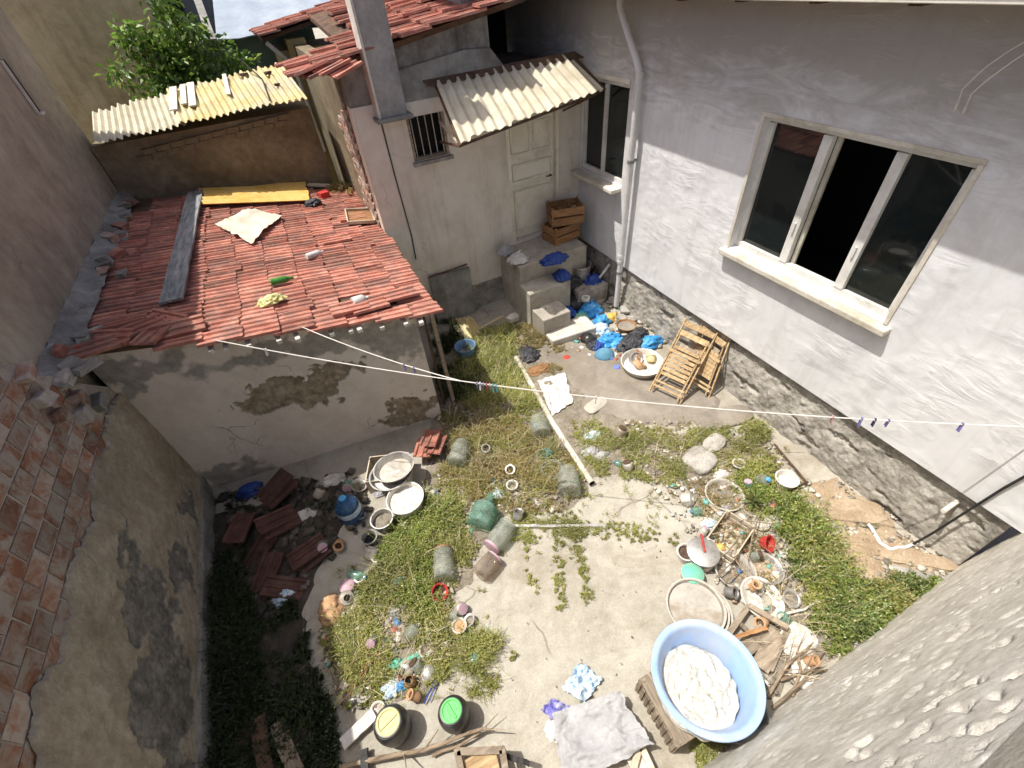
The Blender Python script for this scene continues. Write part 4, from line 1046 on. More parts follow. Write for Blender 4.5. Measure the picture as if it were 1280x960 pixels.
def sheet(name, label, cat, pts, mat, th=.006, amp=.02, seed=0, base=.01, fr=7, nu=30, nv=30, z0=None, fold=0.0, edge=.03):
    """limp sheet over four corner points, with folds, ragged edges and thickness"""
    c = [Vector(p) for p in pts]; mb = MB(); cen = sum(c, Vector()) / 4
    def P(a, b):
        a2 = a + edge * fbm(b * 5, a * 2, seed) * (1 if a in (0, 1) else .3); b2 = b + edge * fbm(a * 5, seed, b * 2) * (1 if b in (0, 1) else .3)
        p = c[0].lerp(c[1], a2).lerp(c[3].lerp(c[2], a2), b2)
        k = noise.ridged_multi_fractal(Vector((a * fr * .5 + seed, b * fr * .5, 1)), .9, 2.0, 3, .9, 2)
        return p + Vector((0, 0, base + amp * (max(0, fbm(a * fr, b * fr, seed, 3)) + .35 * k) + fold * (math.sin(a * 11 + 5 * fbm(a * 1.6, b * 1.6, seed)) + .6 * math.sin(b * 9 - a * 6 + 4 * fbm(b * 2, a * 1.3, seed + 3)))))
    for s_ in (0, 1):
        for j in range(nv + 1):
            for i in range(nu + 1):
                p = P(i / nu, j / nv); mb.v.append((p.x, p.y, p.z - th * s_))
    w = nu + 1; off = w * (nv + 1)
    for j in range(nv):
        for i in range(nu):
            q = (j * w + i, j * w + i + 1, (j + 1) * w + i + 1, (j + 1) * w + i); mb.f.append(q); mb.f.append(tuple(off + k for k in q[::-1]))
    ring = [i for i in range(nu)] + [j * w + nu for j in range(nv)] + [nv * w + i for i in range(nu, 0, -1)] + [j * w for j in range(nv, 0, -1)]
    for k in range(len(ring)):
        a, b = ring[k], ring[(k + 1) % len(ring)]; mb.f.append((b, a, off + a, off + b))
    mb.v = [(x - cen.x, y - cen.y, z - cen.z) for x, y, z in mb.v]
    o = mb.build(name, mat, None, smooth=True); o.location = cen
    return tag(o, label, cat)
def stick(name, label, cat, pts, r, mat, group=None, taper=.6, twigs=0, seed=0, seg=8):
    c = Vector(pts[0]); rr = random.Random(seed)
    P = [Vector(p) - c for p in pts]; Q = []
    for i in range(len(P) - 1):
        for k in range(5):
            q = P[i].lerp(P[i + 1], k / 5); Q.append(q + Vector((fbm(i + k * .2, seed), fbm(seed, i + k * .2), .4 * fbm(i + k * .2, 7, seed))) * r * .8)
    Q.append(P[-1])
    t = thing(name, label, cat, c, group=group)
    MB().tube(Q, r, seg, taper).build('stem', mat, t, smooth=True)
    for k in range(twigs):
        q = Q[rr.randrange(len(Q) // 3, len(Q))]; d = (P[-1] - P[0]).normalized(); d = (d + Vector((rr.uniform(-1, 1), rr.uniform(-1, 1), rr.uniform(0, .5)))).normalized()
        MB().tube([q, q + d * .1, q + d * .2 + Vector((0, 0, .02))], r * .4, 6, .4).build('twig', mat, t, smooth=True)
    return t
def plank(name, label, cat, a, b, w, th, mat, group=None, z=.0, tilt=0):
    a = Vector(a); b = Vector(b); d = b - a; L = d.length
    o = MB()
    n = 8; 
    for i in range(n + 1):
        x = L * i / n; ww = w * (1 + .06 * fbm(i, L, w)); zz = .006 * fbm(i * .7, w, 4)
        for (yy, zt) in ((-ww / 2, 0), (ww / 2, 0), (ww / 2, th), (-ww / 2, th)): o.v.append((x, yy + .012 * fbm(i * .5, 3, L), zt + zz))
    for i in range(n):
        for k in range(4): o.f.append((i * 4 + k, i * 4 + (k + 1) % 4, (i + 1) * 4 + (k + 1) % 4, (i + 1) * 4 + k))
    o.f += [(3, 2, 1, 0), tuple(n * 4 + k for k in range(4))]
    ob = o.build(name, mat); ob.location = a + Vector((0, 0, z))
    q = d.to_track_quat('X', 'Z') @ Quaternion((1, 0, 0), tilt); ob.rotation_euler = q.to_euler()
    return tag(ob, label, cat, group)
def crate(name, label, cat, loc, rotz, L, W, H, mat, rows=3, gap=.25, tilt=(0, 0), floor=True, group=None):
    t = thing(name, label, cat, loc, (tilt[0], tilt[1], rotz), group)
    rr = random.Random(name + label); sh_ = H / rows; hgt = sh_ * (1 - gap)
    for k in range(rows):
        z = sh_ * (k + .5)
        for s_ in (-1, 1):
            MB().box((0, s_ * (W / 2 - .006), z + rr.uniform(-.004, .004)), (L, .012, hgt), jit=.003, rng=rr).build('slat', mat, t)
            MB().box((s_ * (L / 2 - .006), 0, z + rr.uniform(-.004, .004)), (.012, W - .026, hgt), jit=.003, rng=rr).build('slat', mat, t)
    for sx in (-1, 1):
        for sy in (-1, 1): MB().box((sx * (L / 2 - .025), sy * (W / 2 - .025), H / 2 + .008), (.024, .024, H + .02)).build('corner_post', mat, t)
    if floor:
        for k in range(4): MB().box((0, -W / 2 + W * (k + .5) / 4, .012), (L - .03, W / 4 * .85, .012)).build('floor_slat', mat, t)
    return t
def blk(name, label, cat, px, py, sx, sy, h, mat, rot=0, base=0.0, seed=0, group=None, jit=.18):
    """rough stone or block"""
    p, m_ = put(px, py, h, base); bm = bmesh.new(); bmesh.ops.create_icosphere(bm, subdivisions=3, radius=1)
    for v in bm.verts:
        c = v.co; k = 1 + jit * fbm(c.x * 1.6 + seed, c.y * 1.6, c.z * 1.6, 3)
        q = Vector([math.copysign(abs(x) ** .62, x) for x in c]) * k
        v.co = Vector((q.x * sx * m_, q.y * sy * m_, (q.z * .5 + .5) * h))
    me = bpy.data.meshes.new(name); bm.to_mesh(me); bm.free(); me.materials.append(mat)
    me.polygons.foreach_set('use_smooth', [True] * len(me.polygons))
    o = bpy.data.objects.new(name, me); link(o); o.location = p; o.rotation_euler = (0, 0, rot); me.set_sharp_from_angle(angle=R_(30))
    return tag(o, label, cat, group)

# ================================================================== big blue tub on its crate
tp, tmm = put(884, 847, .60)
tR = .385
tub = thing('wash_tub', 'large round pale blue plastic tub holding white washed wool', 'tub', tp + Vector((0, 0, .31)), (R_(-3), R_(2), 0))
h = .29
MB().lathe([(.001, 0), (tR * .72, 0), (tR * .75, .012), (tR * .95, h - .03), (tR * .96, h - .012), (tR + .035, h - .012), (tR + .04, h - .004), (tR + .035, h + .004), (tR - .0, h + .006), (tR * .96, h - .004), (tR * .93, h - .03), (tR * .735, .02), (.001, .012)], 72).build('body', m_tubblue, tub, smooth=True)
MB().lathe([(tR * .955, h - .06), (tR * .985, h - .055), (tR * .985, h - .035), (tR * .96, h - .03)], 72).build('rim_ridge', m_tubblue, tub, smooth=True)
mb = MB(); n = 90; rings = 40; cx, cy_ = -.055, -.02
def wool(x, y):
    d = math.hypot(x, y) / (tR * .74)
    q = 5.5 * fbm(x * 3.2, y * 3.2, 2, 2)
    f1 = abs(math.sin(9 * (x * .8 + y * .5) + q)); f2 = abs(math.sin(13 * (y * .9 - x * .4) + 1.4 * q + 1)); f3 = abs(math.sin(24 * (x * .3 - y) + 2.2 * q))
    return .075 + .04 * (1 - d * d) + .026 * f1 ** .7 + .018 * f2 ** .7 + .008 * f3 + .014 * fbm(x * 26, y * 26, 3, 3)
mb.v.append((cx, cy_, wool(0, 0)))
for i in range(1, rings + 1):
    for k in range(n):
        a = 2 * math.pi * k / n; rr_ = tR * (.86 + .05 * fbm(math.cos(a) * 2.5, math.sin(a) * 2.5, 4) - (.16 if .0 else 0)) * i / rings
        rr_ *= 1 - .13 * max(0, math.cos(a + .5))
        x, y = rr_ * math.cos(a), rr_ * math.sin(a)
        mb.v.append((cx * (1 - .3 * i / rings) + x, cy_ + y, wool(x, y) if i < rings else .05))
for k in range(n): mb.f.append((0, 1 + k, 1 + (k + 1) % n))
for i in range(rings - 1):
    for k in range(n): mb.f.append((1 + i * n + k, 1 + (i + 1) * n + k, 1 + (i + 1) * n + (k + 1) % n, 1 + i * n + (k + 1) % n))
wl_ = mb.build('wet_wool', m_foam, None, smooth=True); wl_.location = tub.location; wl_.rotation_euler = tub.rotation_euler
tag(wl_, 'wet white wool heaped inside the blue tub', 'wool')
c1 = at(838, 882, .3)
ca = at(800, 848, .3); cb_ = at(850, 934, .3); cd = (cb_ - ca); cd.z = 0; cl = cd.length; cd.normalize(); cs_ = Vector((-cd.y, cd.x, 0))
cc0 = (ca + cb_) / 2 + cs_ * .19
tc_ = crate('slatted_crate', 'grey weathered upturned crate under the blue tub', 'crate', (cc0.x, cc0.y, 0), math.atan2(cd.y, cd.x), cl, .40, .305, m_wood, 3, .14, floor=False)
for k in range(5): MB().box((0, -.2 + .4 * (k + .5) / 5, .302), (cl - .002, .074, .012), jit=.003, rng=rnd).build('top_slat', m_wood, tc_)
for k in range(9): MB().box((-cl / 2 + cl * (k + .5) / 9, -.207, .15), (.028, .012, .27), jit=.004, rng=rnd).build('spindle', m_wood, tc_)
for k in range(9): MB().box((-cl / 2 + cl * (k + .5) / 9, .207, .15), (.028, .012, .27), jit=.004, rng=rnd).build('spindle', m_wood, tc_)
c2 = tp + Vector((.28, -.02, 0))
vessel('upturned_basin', 'dark basin propping the far side of the blue tub', 'basin', 925, 890, 34, .30, m_flash, .9)

# ================================================================== pots and pans by the tub
for k in range(3):
    vessel('round_tray', ['top round tray of the stack beside the blue tub', 'middle round tray of the stack beside the blue tub', 'lowest round tray of the stack beside the blue tub'][2 - k], 'tray', 878 - 4 * k, 764 - 3 * k, 35, .055, m_pan, .93, base=.01 + k * .05, fill=.25 if k == 2 else None, fillmat=m_pan, lip=.008)
vessel('lidded_pot', 'small pot with sea green lid beside the round trays', 'pot', 866, 717, 13, .12, m_enamel, .95, lid=(m_teal, False))
p_ = vessel('cooking_pot', 'dull aluminium cooking pot with lid and a red tool on it', 'pot', 879, 690, 19, .16, m_metal, .97, lid=(m_metal, True), handles=2)
stick('red_brush', 'red plastic brush lying across the cooking pot lid', 'brush', [at(876, 668, .22), at(881, 690, .22)], .014, m_red, taper=.8)
vessel('enamel_pot', 'small white enamel pot with rust stain beside cooking pot', 'pot', 858, 690, 11, .11, m_enamel, .9, fill=.7, fillmat=m_rust)
vessel('wire_rim_pan', 'shallow pan full of dry twigs and earth', 'pan', 919, 712, 24, .075, m_pan, .72, fill=.4, fillmat=m_soil_d)
vessel('deep_plate', 'old metal bowl holding brown sludge beside the green bush', 'bowl', 958, 710, 20, .07, m_metal, .6, fill=.35, fillmat=m_soil_o)
vessel('cream_bowl', 'wide cream bowl tilted against the broken wooden frame', 'bowl', 951, 747, 26, .08, m_enamel, .5, tilt=(R_(6), R_(8), 0), fill=.1, fillmat=m_enamel)
plank('slate_board', 'smooth grey board lying between trays and broken frame', 'board', at(885, 740), at(890, 800), .30, .012, m_slab_t, z=.012)
# broken wooden frame
bf = thing('broken_frame', 'broken grey wooden frame lying beyond the blue tub', 'frame', at(945, 790) + Vector((0, 0, .02)))
o0 = bf.location
for (a, b, w_, z) in (((936, 757), (905, 800), .05, .10), ((936, 757), (985, 785), .05, .12), ((985, 785), (962, 838), .05, .06), ((925, 780), (955, 808), .04, .08)):
    MB().bar(at(a[0], a[1], z) - o0, at(b[0], b[1], z) - o0, w_, .03).build('rail', m_wood, bf)
for (a, b) in (((972, 790), (950, 835)), ((958, 788), (925, 815))):
    MB().bar(at(a[0], a[1], .085) - o0, at(b[0], b[1], .075) - o0, .14, .016).build('board', m_wood, bf)
plank('brown_lath', 'brown lath across the broken wooden frame', 'lath', at(916, 799, .15), at(958, 785, .15), .035, .02, m_wood3)
stick('pale_stick', 'long pale peeled stick lying by the green bush', 'stick', [at(972, 770, .05), at(1005, 762, .06), at(1034, 748, .08)], .014, m_pale)
crate('vegetable_crate', 'bleached slatted vegetable crate tangled with wires', 'crate', at(908, 676) + Vector((0, 0, .0)), R_(18), .50, .32, .17, m_wood4, 2, .35)
vessel('maroon_pot', 'small maroon plastic pot on the vegetable crate', 'pot', 956, 674, 10, .08, m_red, .75, base=.06, tilt=(R_(50), 0, .4))
crumple('orange_rag', 'small orange crumpled rag beside the cooking pot', 'rag', 900, 684, 6, 6, .06, m_yel2, 3)
for k, (a, b, c) in enumerate((((880, 712), (910, 690), (935, 660)), ((895, 722), (918, 700), (930, 676)), ((888, 668), (918, 662), (950, 668)), ((900, 655), (930, 650), (965, 655)), ((905, 740 - 10), (925, 708), (912, 690)), ((935, 700), (940, 672), (950, 640)))):
    stick('dry_branch', ['thin grey branch across the twig filled pan', 'thin bent branch over the pan rim', 'thin branch lying along the vegetable crate', 'grey branch behind the vegetable crate', 'short curled branch inside the twig filled pan', 'thin upright branch beside the vegetable crate'][k], 'branch', [at(*a, .12), at(*b, .16), at(*c, .13)], .007, m_bark, twigs=2, seed=k)
for k, (a, b, c) in enumerate((((960, 870), (985, 830), (1020, 800)), ((965, 885), (1005, 850), (1030, 815)), ((975, 850), (1010, 838), (1035, 838)), ((990, 870), (1000, 835), (995, 810)))):
    stick('root', ['long bare root beside pale stone at wall foot', 'arching bare root along the rough wall foot', 'short bare root pointing at the rough wall', 'bent bare root in front of the pale stone'][k], 'root', [at(*a, .05), at(*b, .12), at(*c, .05)], .014, m_bark, twigs=3, seed=k + 20)
blk('broken_slab', 'broken whitish marble slab near bare roots', 'stone', 1000, 800, 22, 20, .07, m_pale, .4, seed=2)
blk('flat_stone', 'pale flat stone half hidden under bare roots', 'stone', 1003, 838, 18, 12, .06, m_pale, .9, seed=5)
# along the wall foot
for k, (px, py, sx, sy, r_) in enumerate(((1075, 640, 34, 17, .5), (1120, 690, 22, 12, .4), (1160, 700, 30, 10, .3), (1150, 722, 26, 11, .2), (1085, 680, 24, 15, .8))):
    blk('earth_slab', ['big broken slab of orange earth by plinth', 'small orange earth slab below the white hose', 'long thin orange earth slab by the wall corner', 'grey broken slab beside the rough wall', 'orange earth lump beside the green bush'][k], 'slab', px, py, sx, sy, .05, m_soil_o if k != 3 else m_stone, r_ - 1.0, seed=k, jit=.3)

# ================================================================== things between weeds and the plinth
hp = thing('iron_hoop', 'black iron hoop lying in the weeds', 'hoop', put(830, 558, .04)[0])
MB().tube([(math.cos(a) * .245, math.sin(a) * .245, .02 + .012 * math.sin(2 * a)) for a in [2 * math.pi * k / 40 for k in range(41)]], .010, 7, cap=False).build('ring', m_rust, hp, smooth=True)
MB().lathe([(.001, .012), (.2, .012), (.235, .02)], 30).build('earth_disc', m_slab_t, hp, smooth=True)
blk('log_round', 'dark round log slice lying in the weeds', 'log', 876, 572, 20, 18, .10, m_stone, .2, seed=3, jit=.05)
blk('kerb_stone', 'grey stone block behind the log slice', 'stone', 893, 552, 18, 10, .09, m_stone, .2, seed=8)
vessel('round_pan', 'wide dusty pan half under a green plant', 'pan', 906, 618, 23, .07, m_pan, .8, fill=.4, fillmat=m_slab_t, handles=1)
crumple('pale_rag', 'pale crumpled rag on the wide dusty pan', 'rag', 902, 594, 10, 7, .06, m_whitebag, 5)
vessel('white_pail', 'small white pail beside the plinth', 'pail', 984, 598, 13, .15, m_enamel, .75, fill=.5, fillmat=m_white, handles=1)
fr_ = thing('wire_rack', 'rusty bent wire rack leaning by the white pail', 'rack', at(985, 605))
for (a, b, z0, z1) in (((968, 555), (1008, 602), .06, .06), ((962, 568), (985, 612), .05, .04), ((985, 615), (1010, 602), .04, .06), ((940, 596), (975, 618), .04, .04)):
    MB().tube([at(a[0], a[1], z0) - fr_.location, at(b[0], b[1], z1) - fr_.location], .012, 7).build('rod', m_rust, fr_)
stand_jar('round_jug', 'small grey pear shaped jug on its side', 'jug', 856, 617, 9, .14, m_pan, None, .35, (R_(60), 0, .8))
stand_jar('plastic_bottle', 'clear plastic bottle upright among weeds by rack', 'bottle', 950, 590, 7, .2, m_jar, m_blueb, .4, (R_(35), 0, .3))
# demijohn and jars in the weeds
jar('demijohn', 'big green glass demijohn lying in the weeds', 'demijohn', (599, 666), (616, 626), 16, m_greenglass, None, neck=.3, sh_=.62)
jar('glass_jar', 'greenish glass jar lying beside the demijohn', 'jar', (638, 660), (615, 690), 12, m_jar, m_pink, neck=.86, sh_=.82)
jar('glass_jar', 'brown tinted glass jar with pink rim on the bare slab', 'jar', (600, 724), (620, 701), 12, glassmat('rose_glass', (.90, .85, .80), .25, (.50, .44, .38), .16), m_pink, neck=.86, sh_=.85)
jar('glass_jar', 'upright looking glass jar in green weeds with rusty lid', 'jar', (558, 730), (556, 690), 13, m_jar, m_wood3, neck=.7, sh_=.85)
jar('glass_jar', 'dusty glass jar behind the clay tiles among weeds', 'jar', (572, 588), (580, 560), 12, m_jar, None, neck=.8, sh_=.85)
jar('glass_jar', 'wide glass jar at the end of the white pipe', 'jar', (712, 624), (709, 594), 14, m_jar, None, neck=.8, sh_=.8)
jar('glass_jar', 'cloudy glass jar beside the white pipe in dry weeds', 'jar', (678, 552), (672, 530), 12, m_jar, None, neck=.8, sh_=.8)
vessel('glass_bowl', 'clear glass bowl rim showing among the weeds', 'bowl', 690, 585, 13, .09, m_jar, .7)
vessel('wire_basin', 'thin wire rimmed bowl sunk in green weeds', 'bowl', 549, 654, 14, .09, m_jar, .75)
vessel('paper_cup', 'white paper cup standing in dry weeds', 'cup', 640, 606, 7, .10, m_enamel, .75)
crumple('white_scrap', 'pinkish white paper scrap in weeds near the tiles', 'paper', 558, 602, 8, 7, .05, m_whitebag, 9)
crumple('clear_wrap', 'crumpled clear blue wrapper by the paper cup', 'wrapper', 622, 617, 9, 6, .06, m_lightblue, 19)
crumple('clear_wrap', 'crumpled clear wrapper with blue print near the hoop', 'wrapper', 742, 544, 12, 7, .06, m_lightblue, 29)
# ================================================================== pots on the wooden drawer in the half shade
dr_ = crate('wooden_box', 'pale wooden box holding two oval basins', 'box', at(498, 600) + Vector((-.06, .06, 0)), R_(-22), .52, .40, .26, m_wood4, 1, .04)
vessel('oval_basin', 'upper oval metal basin on the wooden box', 'basin', 492, 583, 22, .10, m_metal, .8, base=.27, sx=1.15, fill=.2, fillmat=m_pan)
vessel('oval_basin', 'lower oval metal basin under the other on wooden box', 'basin', 488, 592, 24, .06, m_metal, .85, base=.21, sx=1.1)
vessel('white_bucket', 'white bucket with a round lid inside beside the wooden box', 'bucket', 506, 622, 23, .24, m_enamel, .8, fill=.75, fillmat=m_pale)
vessel('grey_bucket', 'small grey bucket of dark earth beside the white bucket', 'bucket', 477, 648, 14, .18, m_metal, .8, fill=.6, fillmat=m_soil_d)
vessel('small_pot', 'small dark mouthed pot at the shade edge', 'pot', 461, 671, 10, .13, m_flash, .8, fill=.4, fillmat=m_dark)
stand_jar('clay_jar', 'dusty little jar tipped at the shade edge', 'jar', 459, 690, 10, .14, m_pan, None, .6, (R_(50), 0, 2.4))
wj = thing('water_jug', 'big dark blue water jug with pale label standing in shade', 'jug', put(432, 630, .3)[0])
MB().lathe([(.001, 0), (.13, 0), (.14, .02), (.14, .12), (.133, .13), (.14, .14), (.14, .27), (.12, .32), (.05, .37), (.035, .38), (.035, .42), (.001, .42)], 32).build('body', m_bluewater, wj, smooth=True)
MB().lathe([(.1415, .16), (.1425, .165), (.1425, .25), (.1415, .255)], 32).build('label_band', m_lightblue, wj, smooth=True)
MB().lathe([(.04, .385), (.042, .39), (.042, .43), (.001, .435)], 20).build('cap', m_blueb, wj, smooth=True)
# heap of tiles in the shade
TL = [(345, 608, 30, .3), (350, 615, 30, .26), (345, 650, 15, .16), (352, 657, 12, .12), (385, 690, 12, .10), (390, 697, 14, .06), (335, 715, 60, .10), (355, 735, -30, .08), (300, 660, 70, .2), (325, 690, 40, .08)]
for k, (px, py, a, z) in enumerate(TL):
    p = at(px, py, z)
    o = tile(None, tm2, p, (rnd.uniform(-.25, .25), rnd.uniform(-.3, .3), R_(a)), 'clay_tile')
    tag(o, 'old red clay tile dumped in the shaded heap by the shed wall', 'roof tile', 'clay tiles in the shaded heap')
for k, (px, py, a, z, tl) in enumerate(((538, 548, 62, .20, .35), (545, 556, 58, .16, .3), (530, 560, 66, .12, .3))):
    o = tile(None, tm, at(px, py, z), (.1, tl, R_(a)), 'clay_tile')
    tag(o, 'sunlit red clay tile leaning behind the wooden box', 'roof tile', 'tiles leaning behind the wooden box')
for k, (px, py, m_, lb_) in enumerate(((380, 645, m_whitebag, 'pale crumpled bag between heaped tiles'), (355, 745, m_lightblue, 'thin pale bag below the heaped tiles'), (310, 612, m_dblue, 'dark blue rag at the foot of the shed wall'), (415, 600, m_whitebag, 'dirty bag behind the water jug'))):
    crumple('plastic_bag', lb_, 'bag', px, py, 14, 10, .10, m_, 40 + k)
plank('dark_plank', 'dark wet plank lying flat in the bottom shade', 'plank', at(300, 985), at(315, 905), .13, .03, m_rust, z=.06)
plank('dark_plank', 'dark wet plank beside the flat one in bottom shade', 'plank', at(345, 985), at(330, 900), .12, .03, m_rust, z=.10)
plank('dark_plank', 'dark wet plank nearest the weeds in bottom shade', 'plank', at(385, 985), at(352, 905), .12, .03, m_wood, z=.08)

# ================================================================== two black barrels, branch, stool
def barrel(label, px, py, lidm, rpx):
    h = .33; p, m_ = put(px, py, h); R = rpx * m_
    t = thing('olive_barrel', label, 'barrel', p, (0, 0, rnd.uniform(0, 3)))
    MB().lathe([(.001, 0), (R * .92, 0), (R * 1.0, .015), (R * 1.12, h * .3), (R * 1.16, h * .55), (R * 1.12, h * .78), (R * .98, h * .9), (R * .93, h * .93), (.001, h * .93)], 40).build('body', m_black, t, smooth=True)
    MB().lathe([(R * .86, h * .925), (R * .92, h * .93), (R * .92, h * .985), (R * .86, h * 1.0), (R * .80, h * 1.0), (R * .80, h * .95)], 40).build('ring', m_black, t, smooth=True)
    ld = MB().lathe([(R * .79, h * .93), (R * .79, h * 1.0), (R * .74, h * 1.015), (R * .66, h * 1.015), (R * .62, h * .975), (.001, h * .975)], 40).build('lid', lidm, t, smooth=True)
    MB().box((0, 0, h * .992), (R * 1.24, .022, h * .045)).build('grip', lidm, ld, bevel=.004)
    for k in range(2): MB().box((0, R * .3 * (1 - 2 * k), h * .98), (R * .5, .02, h * .02)).build('rib', lidm, ld, bevel=.003)
    return t
barrel('squat black barrel with pale yellow screw lid', 485, 902, m_lidy, 19)
barrel('squat black barrel with bright green screw lid', 564, 888, m_lidg, 17)
plank('white_plank', 'short white painted plank beside the yellow lidded barrel', 'plank', at(430, 932, .02), at(470, 893, .03), .10, .03, m_white, z=.02)
br = stick('fallen_branch', 'long bare fallen branch below the barrels', 'branch', [at(425, 958, .06), at(470, 948, .08), at(530, 938, .10), at(580, 918, .12), at(608, 910, .14)], .022, m_bark, twigs=3, seed=4)
stick('fallen_branch', 'short forked branch under the long fallen branch', 'branch', [at(540, 945, .04), at(575, 932, .06), at(600, 915, .1)], .015, m_bark, twigs=2, seed=6)
plank('dark_post', 'dark rusty iron post end below the fallen branch', 'post', at(460, 990, .05), at(456, 937, .05), .06, .04, m_iron)
so_ = thing('wooden_stool', 'small low wooden stool with straw seat', 'stool', at(600, 965))
o0 = so_.location
for (a, b) in (((572, 940), (628, 938)), ((628, 938), (634, 975)), ((572, 940), (580, 980))):
    MB().bar(at(a[0], a[1], .28) - o0, at(b[0], b[1], .28) - o0, .05, .05).build('seat_rail', m_wood, so_)
for q in ((572, 940), (628, 938), (634, 975), (580, 980)):
    c = at(q[0], q[1], .28) - o0; MB().box((c.x, c.y, .15), (.05, .05, .30)).build('leg', m_wood, so_, bevel=.006)
c = at(603, 960, .27) - o0
MB().box((c.x, c.y, .265), (.26, .2, .03), jit=.02, rng=rnd).build('straw_seat', m_wood2, so_, bevel=.01)
plank('black_bar', 'short black iron bar sticking out of the stool', 'bar', at(630, 945, .2), at(662, 955, .2), .035, .03, m_iron)

# ================================================================== cloths and bags on the slab
c = A([(690, 897), (770, 870), (812, 935), (705, 990)], .0)
sheet('grey_cloth', 'large pale grey cloth spread over a low frame', 'cloth', [Vector((p.x, p.y, z)) for p, z in zip(c, (.14, .20, .20, .14))], m_greycloth, .008, .016, 3, 0.0, 4, 80, 80, edge=.05, fold=.016)
fs = thing('low_trestle', 'low wooden trestle under the grey cloth', 'trestle', at(760, 950))
o0 = fs.location
for (a, b) in (((800, 930), (825, 985)), ((785, 985), (800, 930))): MB().bar(at(a[0], a[1], .12) - o0, at(b[0], b[1], .12) - o0, .05, .04).build('rail', m_wood4, fs)
MB().bar(at(795, 945, .08) - o0, at(812, 985, .08) - o0, .16, .02).build('panel', m_sill, fs)
for q in ((800, 930), (785, 985), (705, 915), (720, 985)):
    c_ = at(q[0], q[1], .1) - o0; MB().box((c_.x, c_.y, .06), (.035, .035, .12)).build('leg', m_wood4, fs)
sheet('light_blue_bag', 'crumpled light blue and white plastic bag on slab', 'bag', A([(702, 862), (725, 828), (752, 852), (730, 880)]), m_lightblue, .01, .10, 8, .01, 5, 26, 26, edge=.08)
sheet('violet_bag', 'crumpled violet and white plastic bag by grey cloth', 'bag', A([(676, 888), (692, 874), (720, 888), (700, 908)]), m_purple, .01, .09, 18, .01, 5, 26, 26, edge=.08)
crumple('white_scrap', 'white paper scrap beside violet bag', 'paper', 692, 913, 9, 10, .03, m_whitebag, 13)

# ================================================================== litter among the front weeds
vessel('tin_bowl', 'shiny tin bowl near bundle of blue sticks', 'bowl', 535, 840, 9, .05, m_metal, .6, tilt=(.2, .1, 0), lid=(m_metal, False))
stick('blue_stick', 'bundle of thin blue plastic sticks by tin bowl', 'stick', [at(546, 845, .04), at(530, 880, .03)], .010, m_dblue)
stick('blue_stick', 'second thin blue plastic stick beside the bundle', 'stick', [at(550, 842, .03), at(537, 878, .02)], .007, m_slip)
stand_jar('brown_jar', 'small brown glass jar open among litter', 'jar', 511, 850, 7, .12, m_wood3, None, .8)
crumple('teal_wrap', 'crumpled teal wrapper among front weeds', 'wrapper', 490, 832, 11, 6, .05, m_teal, 33)
crumple('teal_wrap', 'second teal foil wrapper next to tin bowl', 'wrapper', 513, 825, 12, 6, .05, m_teal, 35)
crumple('blue_scrap', 'bright blue crumpled scrap near brown jar', 'scrap', 501, 857, 6, 5, .05, m_blueb, 36)
crumple('white_bag', 'white plastic bag scrap near the blue scrap', 'bag', 487, 860, 13, 9, .06, m_lightblue, 37)
jar('plastic_bottle', 'grey plastic bottle lying in the front weeds', 'bottle', (510, 803), (526, 783), 9, m_jar, None, neck=.4)
vessel('clay_pot', 'small dusty clay pot next to twig bundle', 'pot', 574, 782, 9, .10, m_pan, .8, fill=.8, fillmat=m_orange)
vessel('tin_saucer', 'old round tin saucer near twig bundle', 'saucer', 533, 812, 9, .03, m_pan, .8)
jar('plastic_bottle', 'pale teal plastic bottle in the sparse bush', 'bottle', (592, 832), (598, 815), 7, m_greenglass, None, neck=.5)
crumple('orange_sack', 'orange brown sack at the edge of the shade', 'sack', 413, 760, 14, 17, .16, m_orange, 51)
vessel('pink_lid', 'pink plastic lid beside small white cup', 'lid', 434, 732, 9, .04, m_pink, .9, lid=(m_pink, False))
vessel('white_cup', 'small white cup near pink lid', 'cup', 449, 722, 6, .06, m_enamel, .8)
stand_jar('clay_jug', 'round grey jug beside orange sack', 'jug', 428, 742, 9, .12, m_pan, None, .5, (.5, .3, 0))
vessel('rusty_tin', 'rusty red tin lying beside glass jar', 'tin', 545, 735, 10, .11, m_red, .9, fill=.6, fillmat=m_rust, tilt=(.5, .2, 0))
for k in range(16):
    px, py = 548 + rnd.uniform(-18, 22), 795 + rnd.uniform(-22, 22)
    a = rnd.uniform(.7, 1.3)
    stick('dry_twig', 'thin dry twig in the bundle beside clay pot', 'twig', [at(px, py, .03), at(px + 26 * math.cos(a), py + 26 * math.sin(a), .05 + rnd.uniform(0, .05))], .005, m_bark, 'twig bundle beside clay pot', seed=k, seg=5)
for k in range(9):
    px, py = 440 + rnd.uniform(-12, 20), 850 + rnd.uniform(-15, 15)
    stick('rusty_twig', 'thin reddish twig at the shade edge of the front weeds', 'twig', [at(px + 18, py - 24, .12), at(px, py, .06), at(px - 14, py + 26, .03)], .005, m_wood3, 'reddish twigs by the shade', seed=k + 60, seg=5)

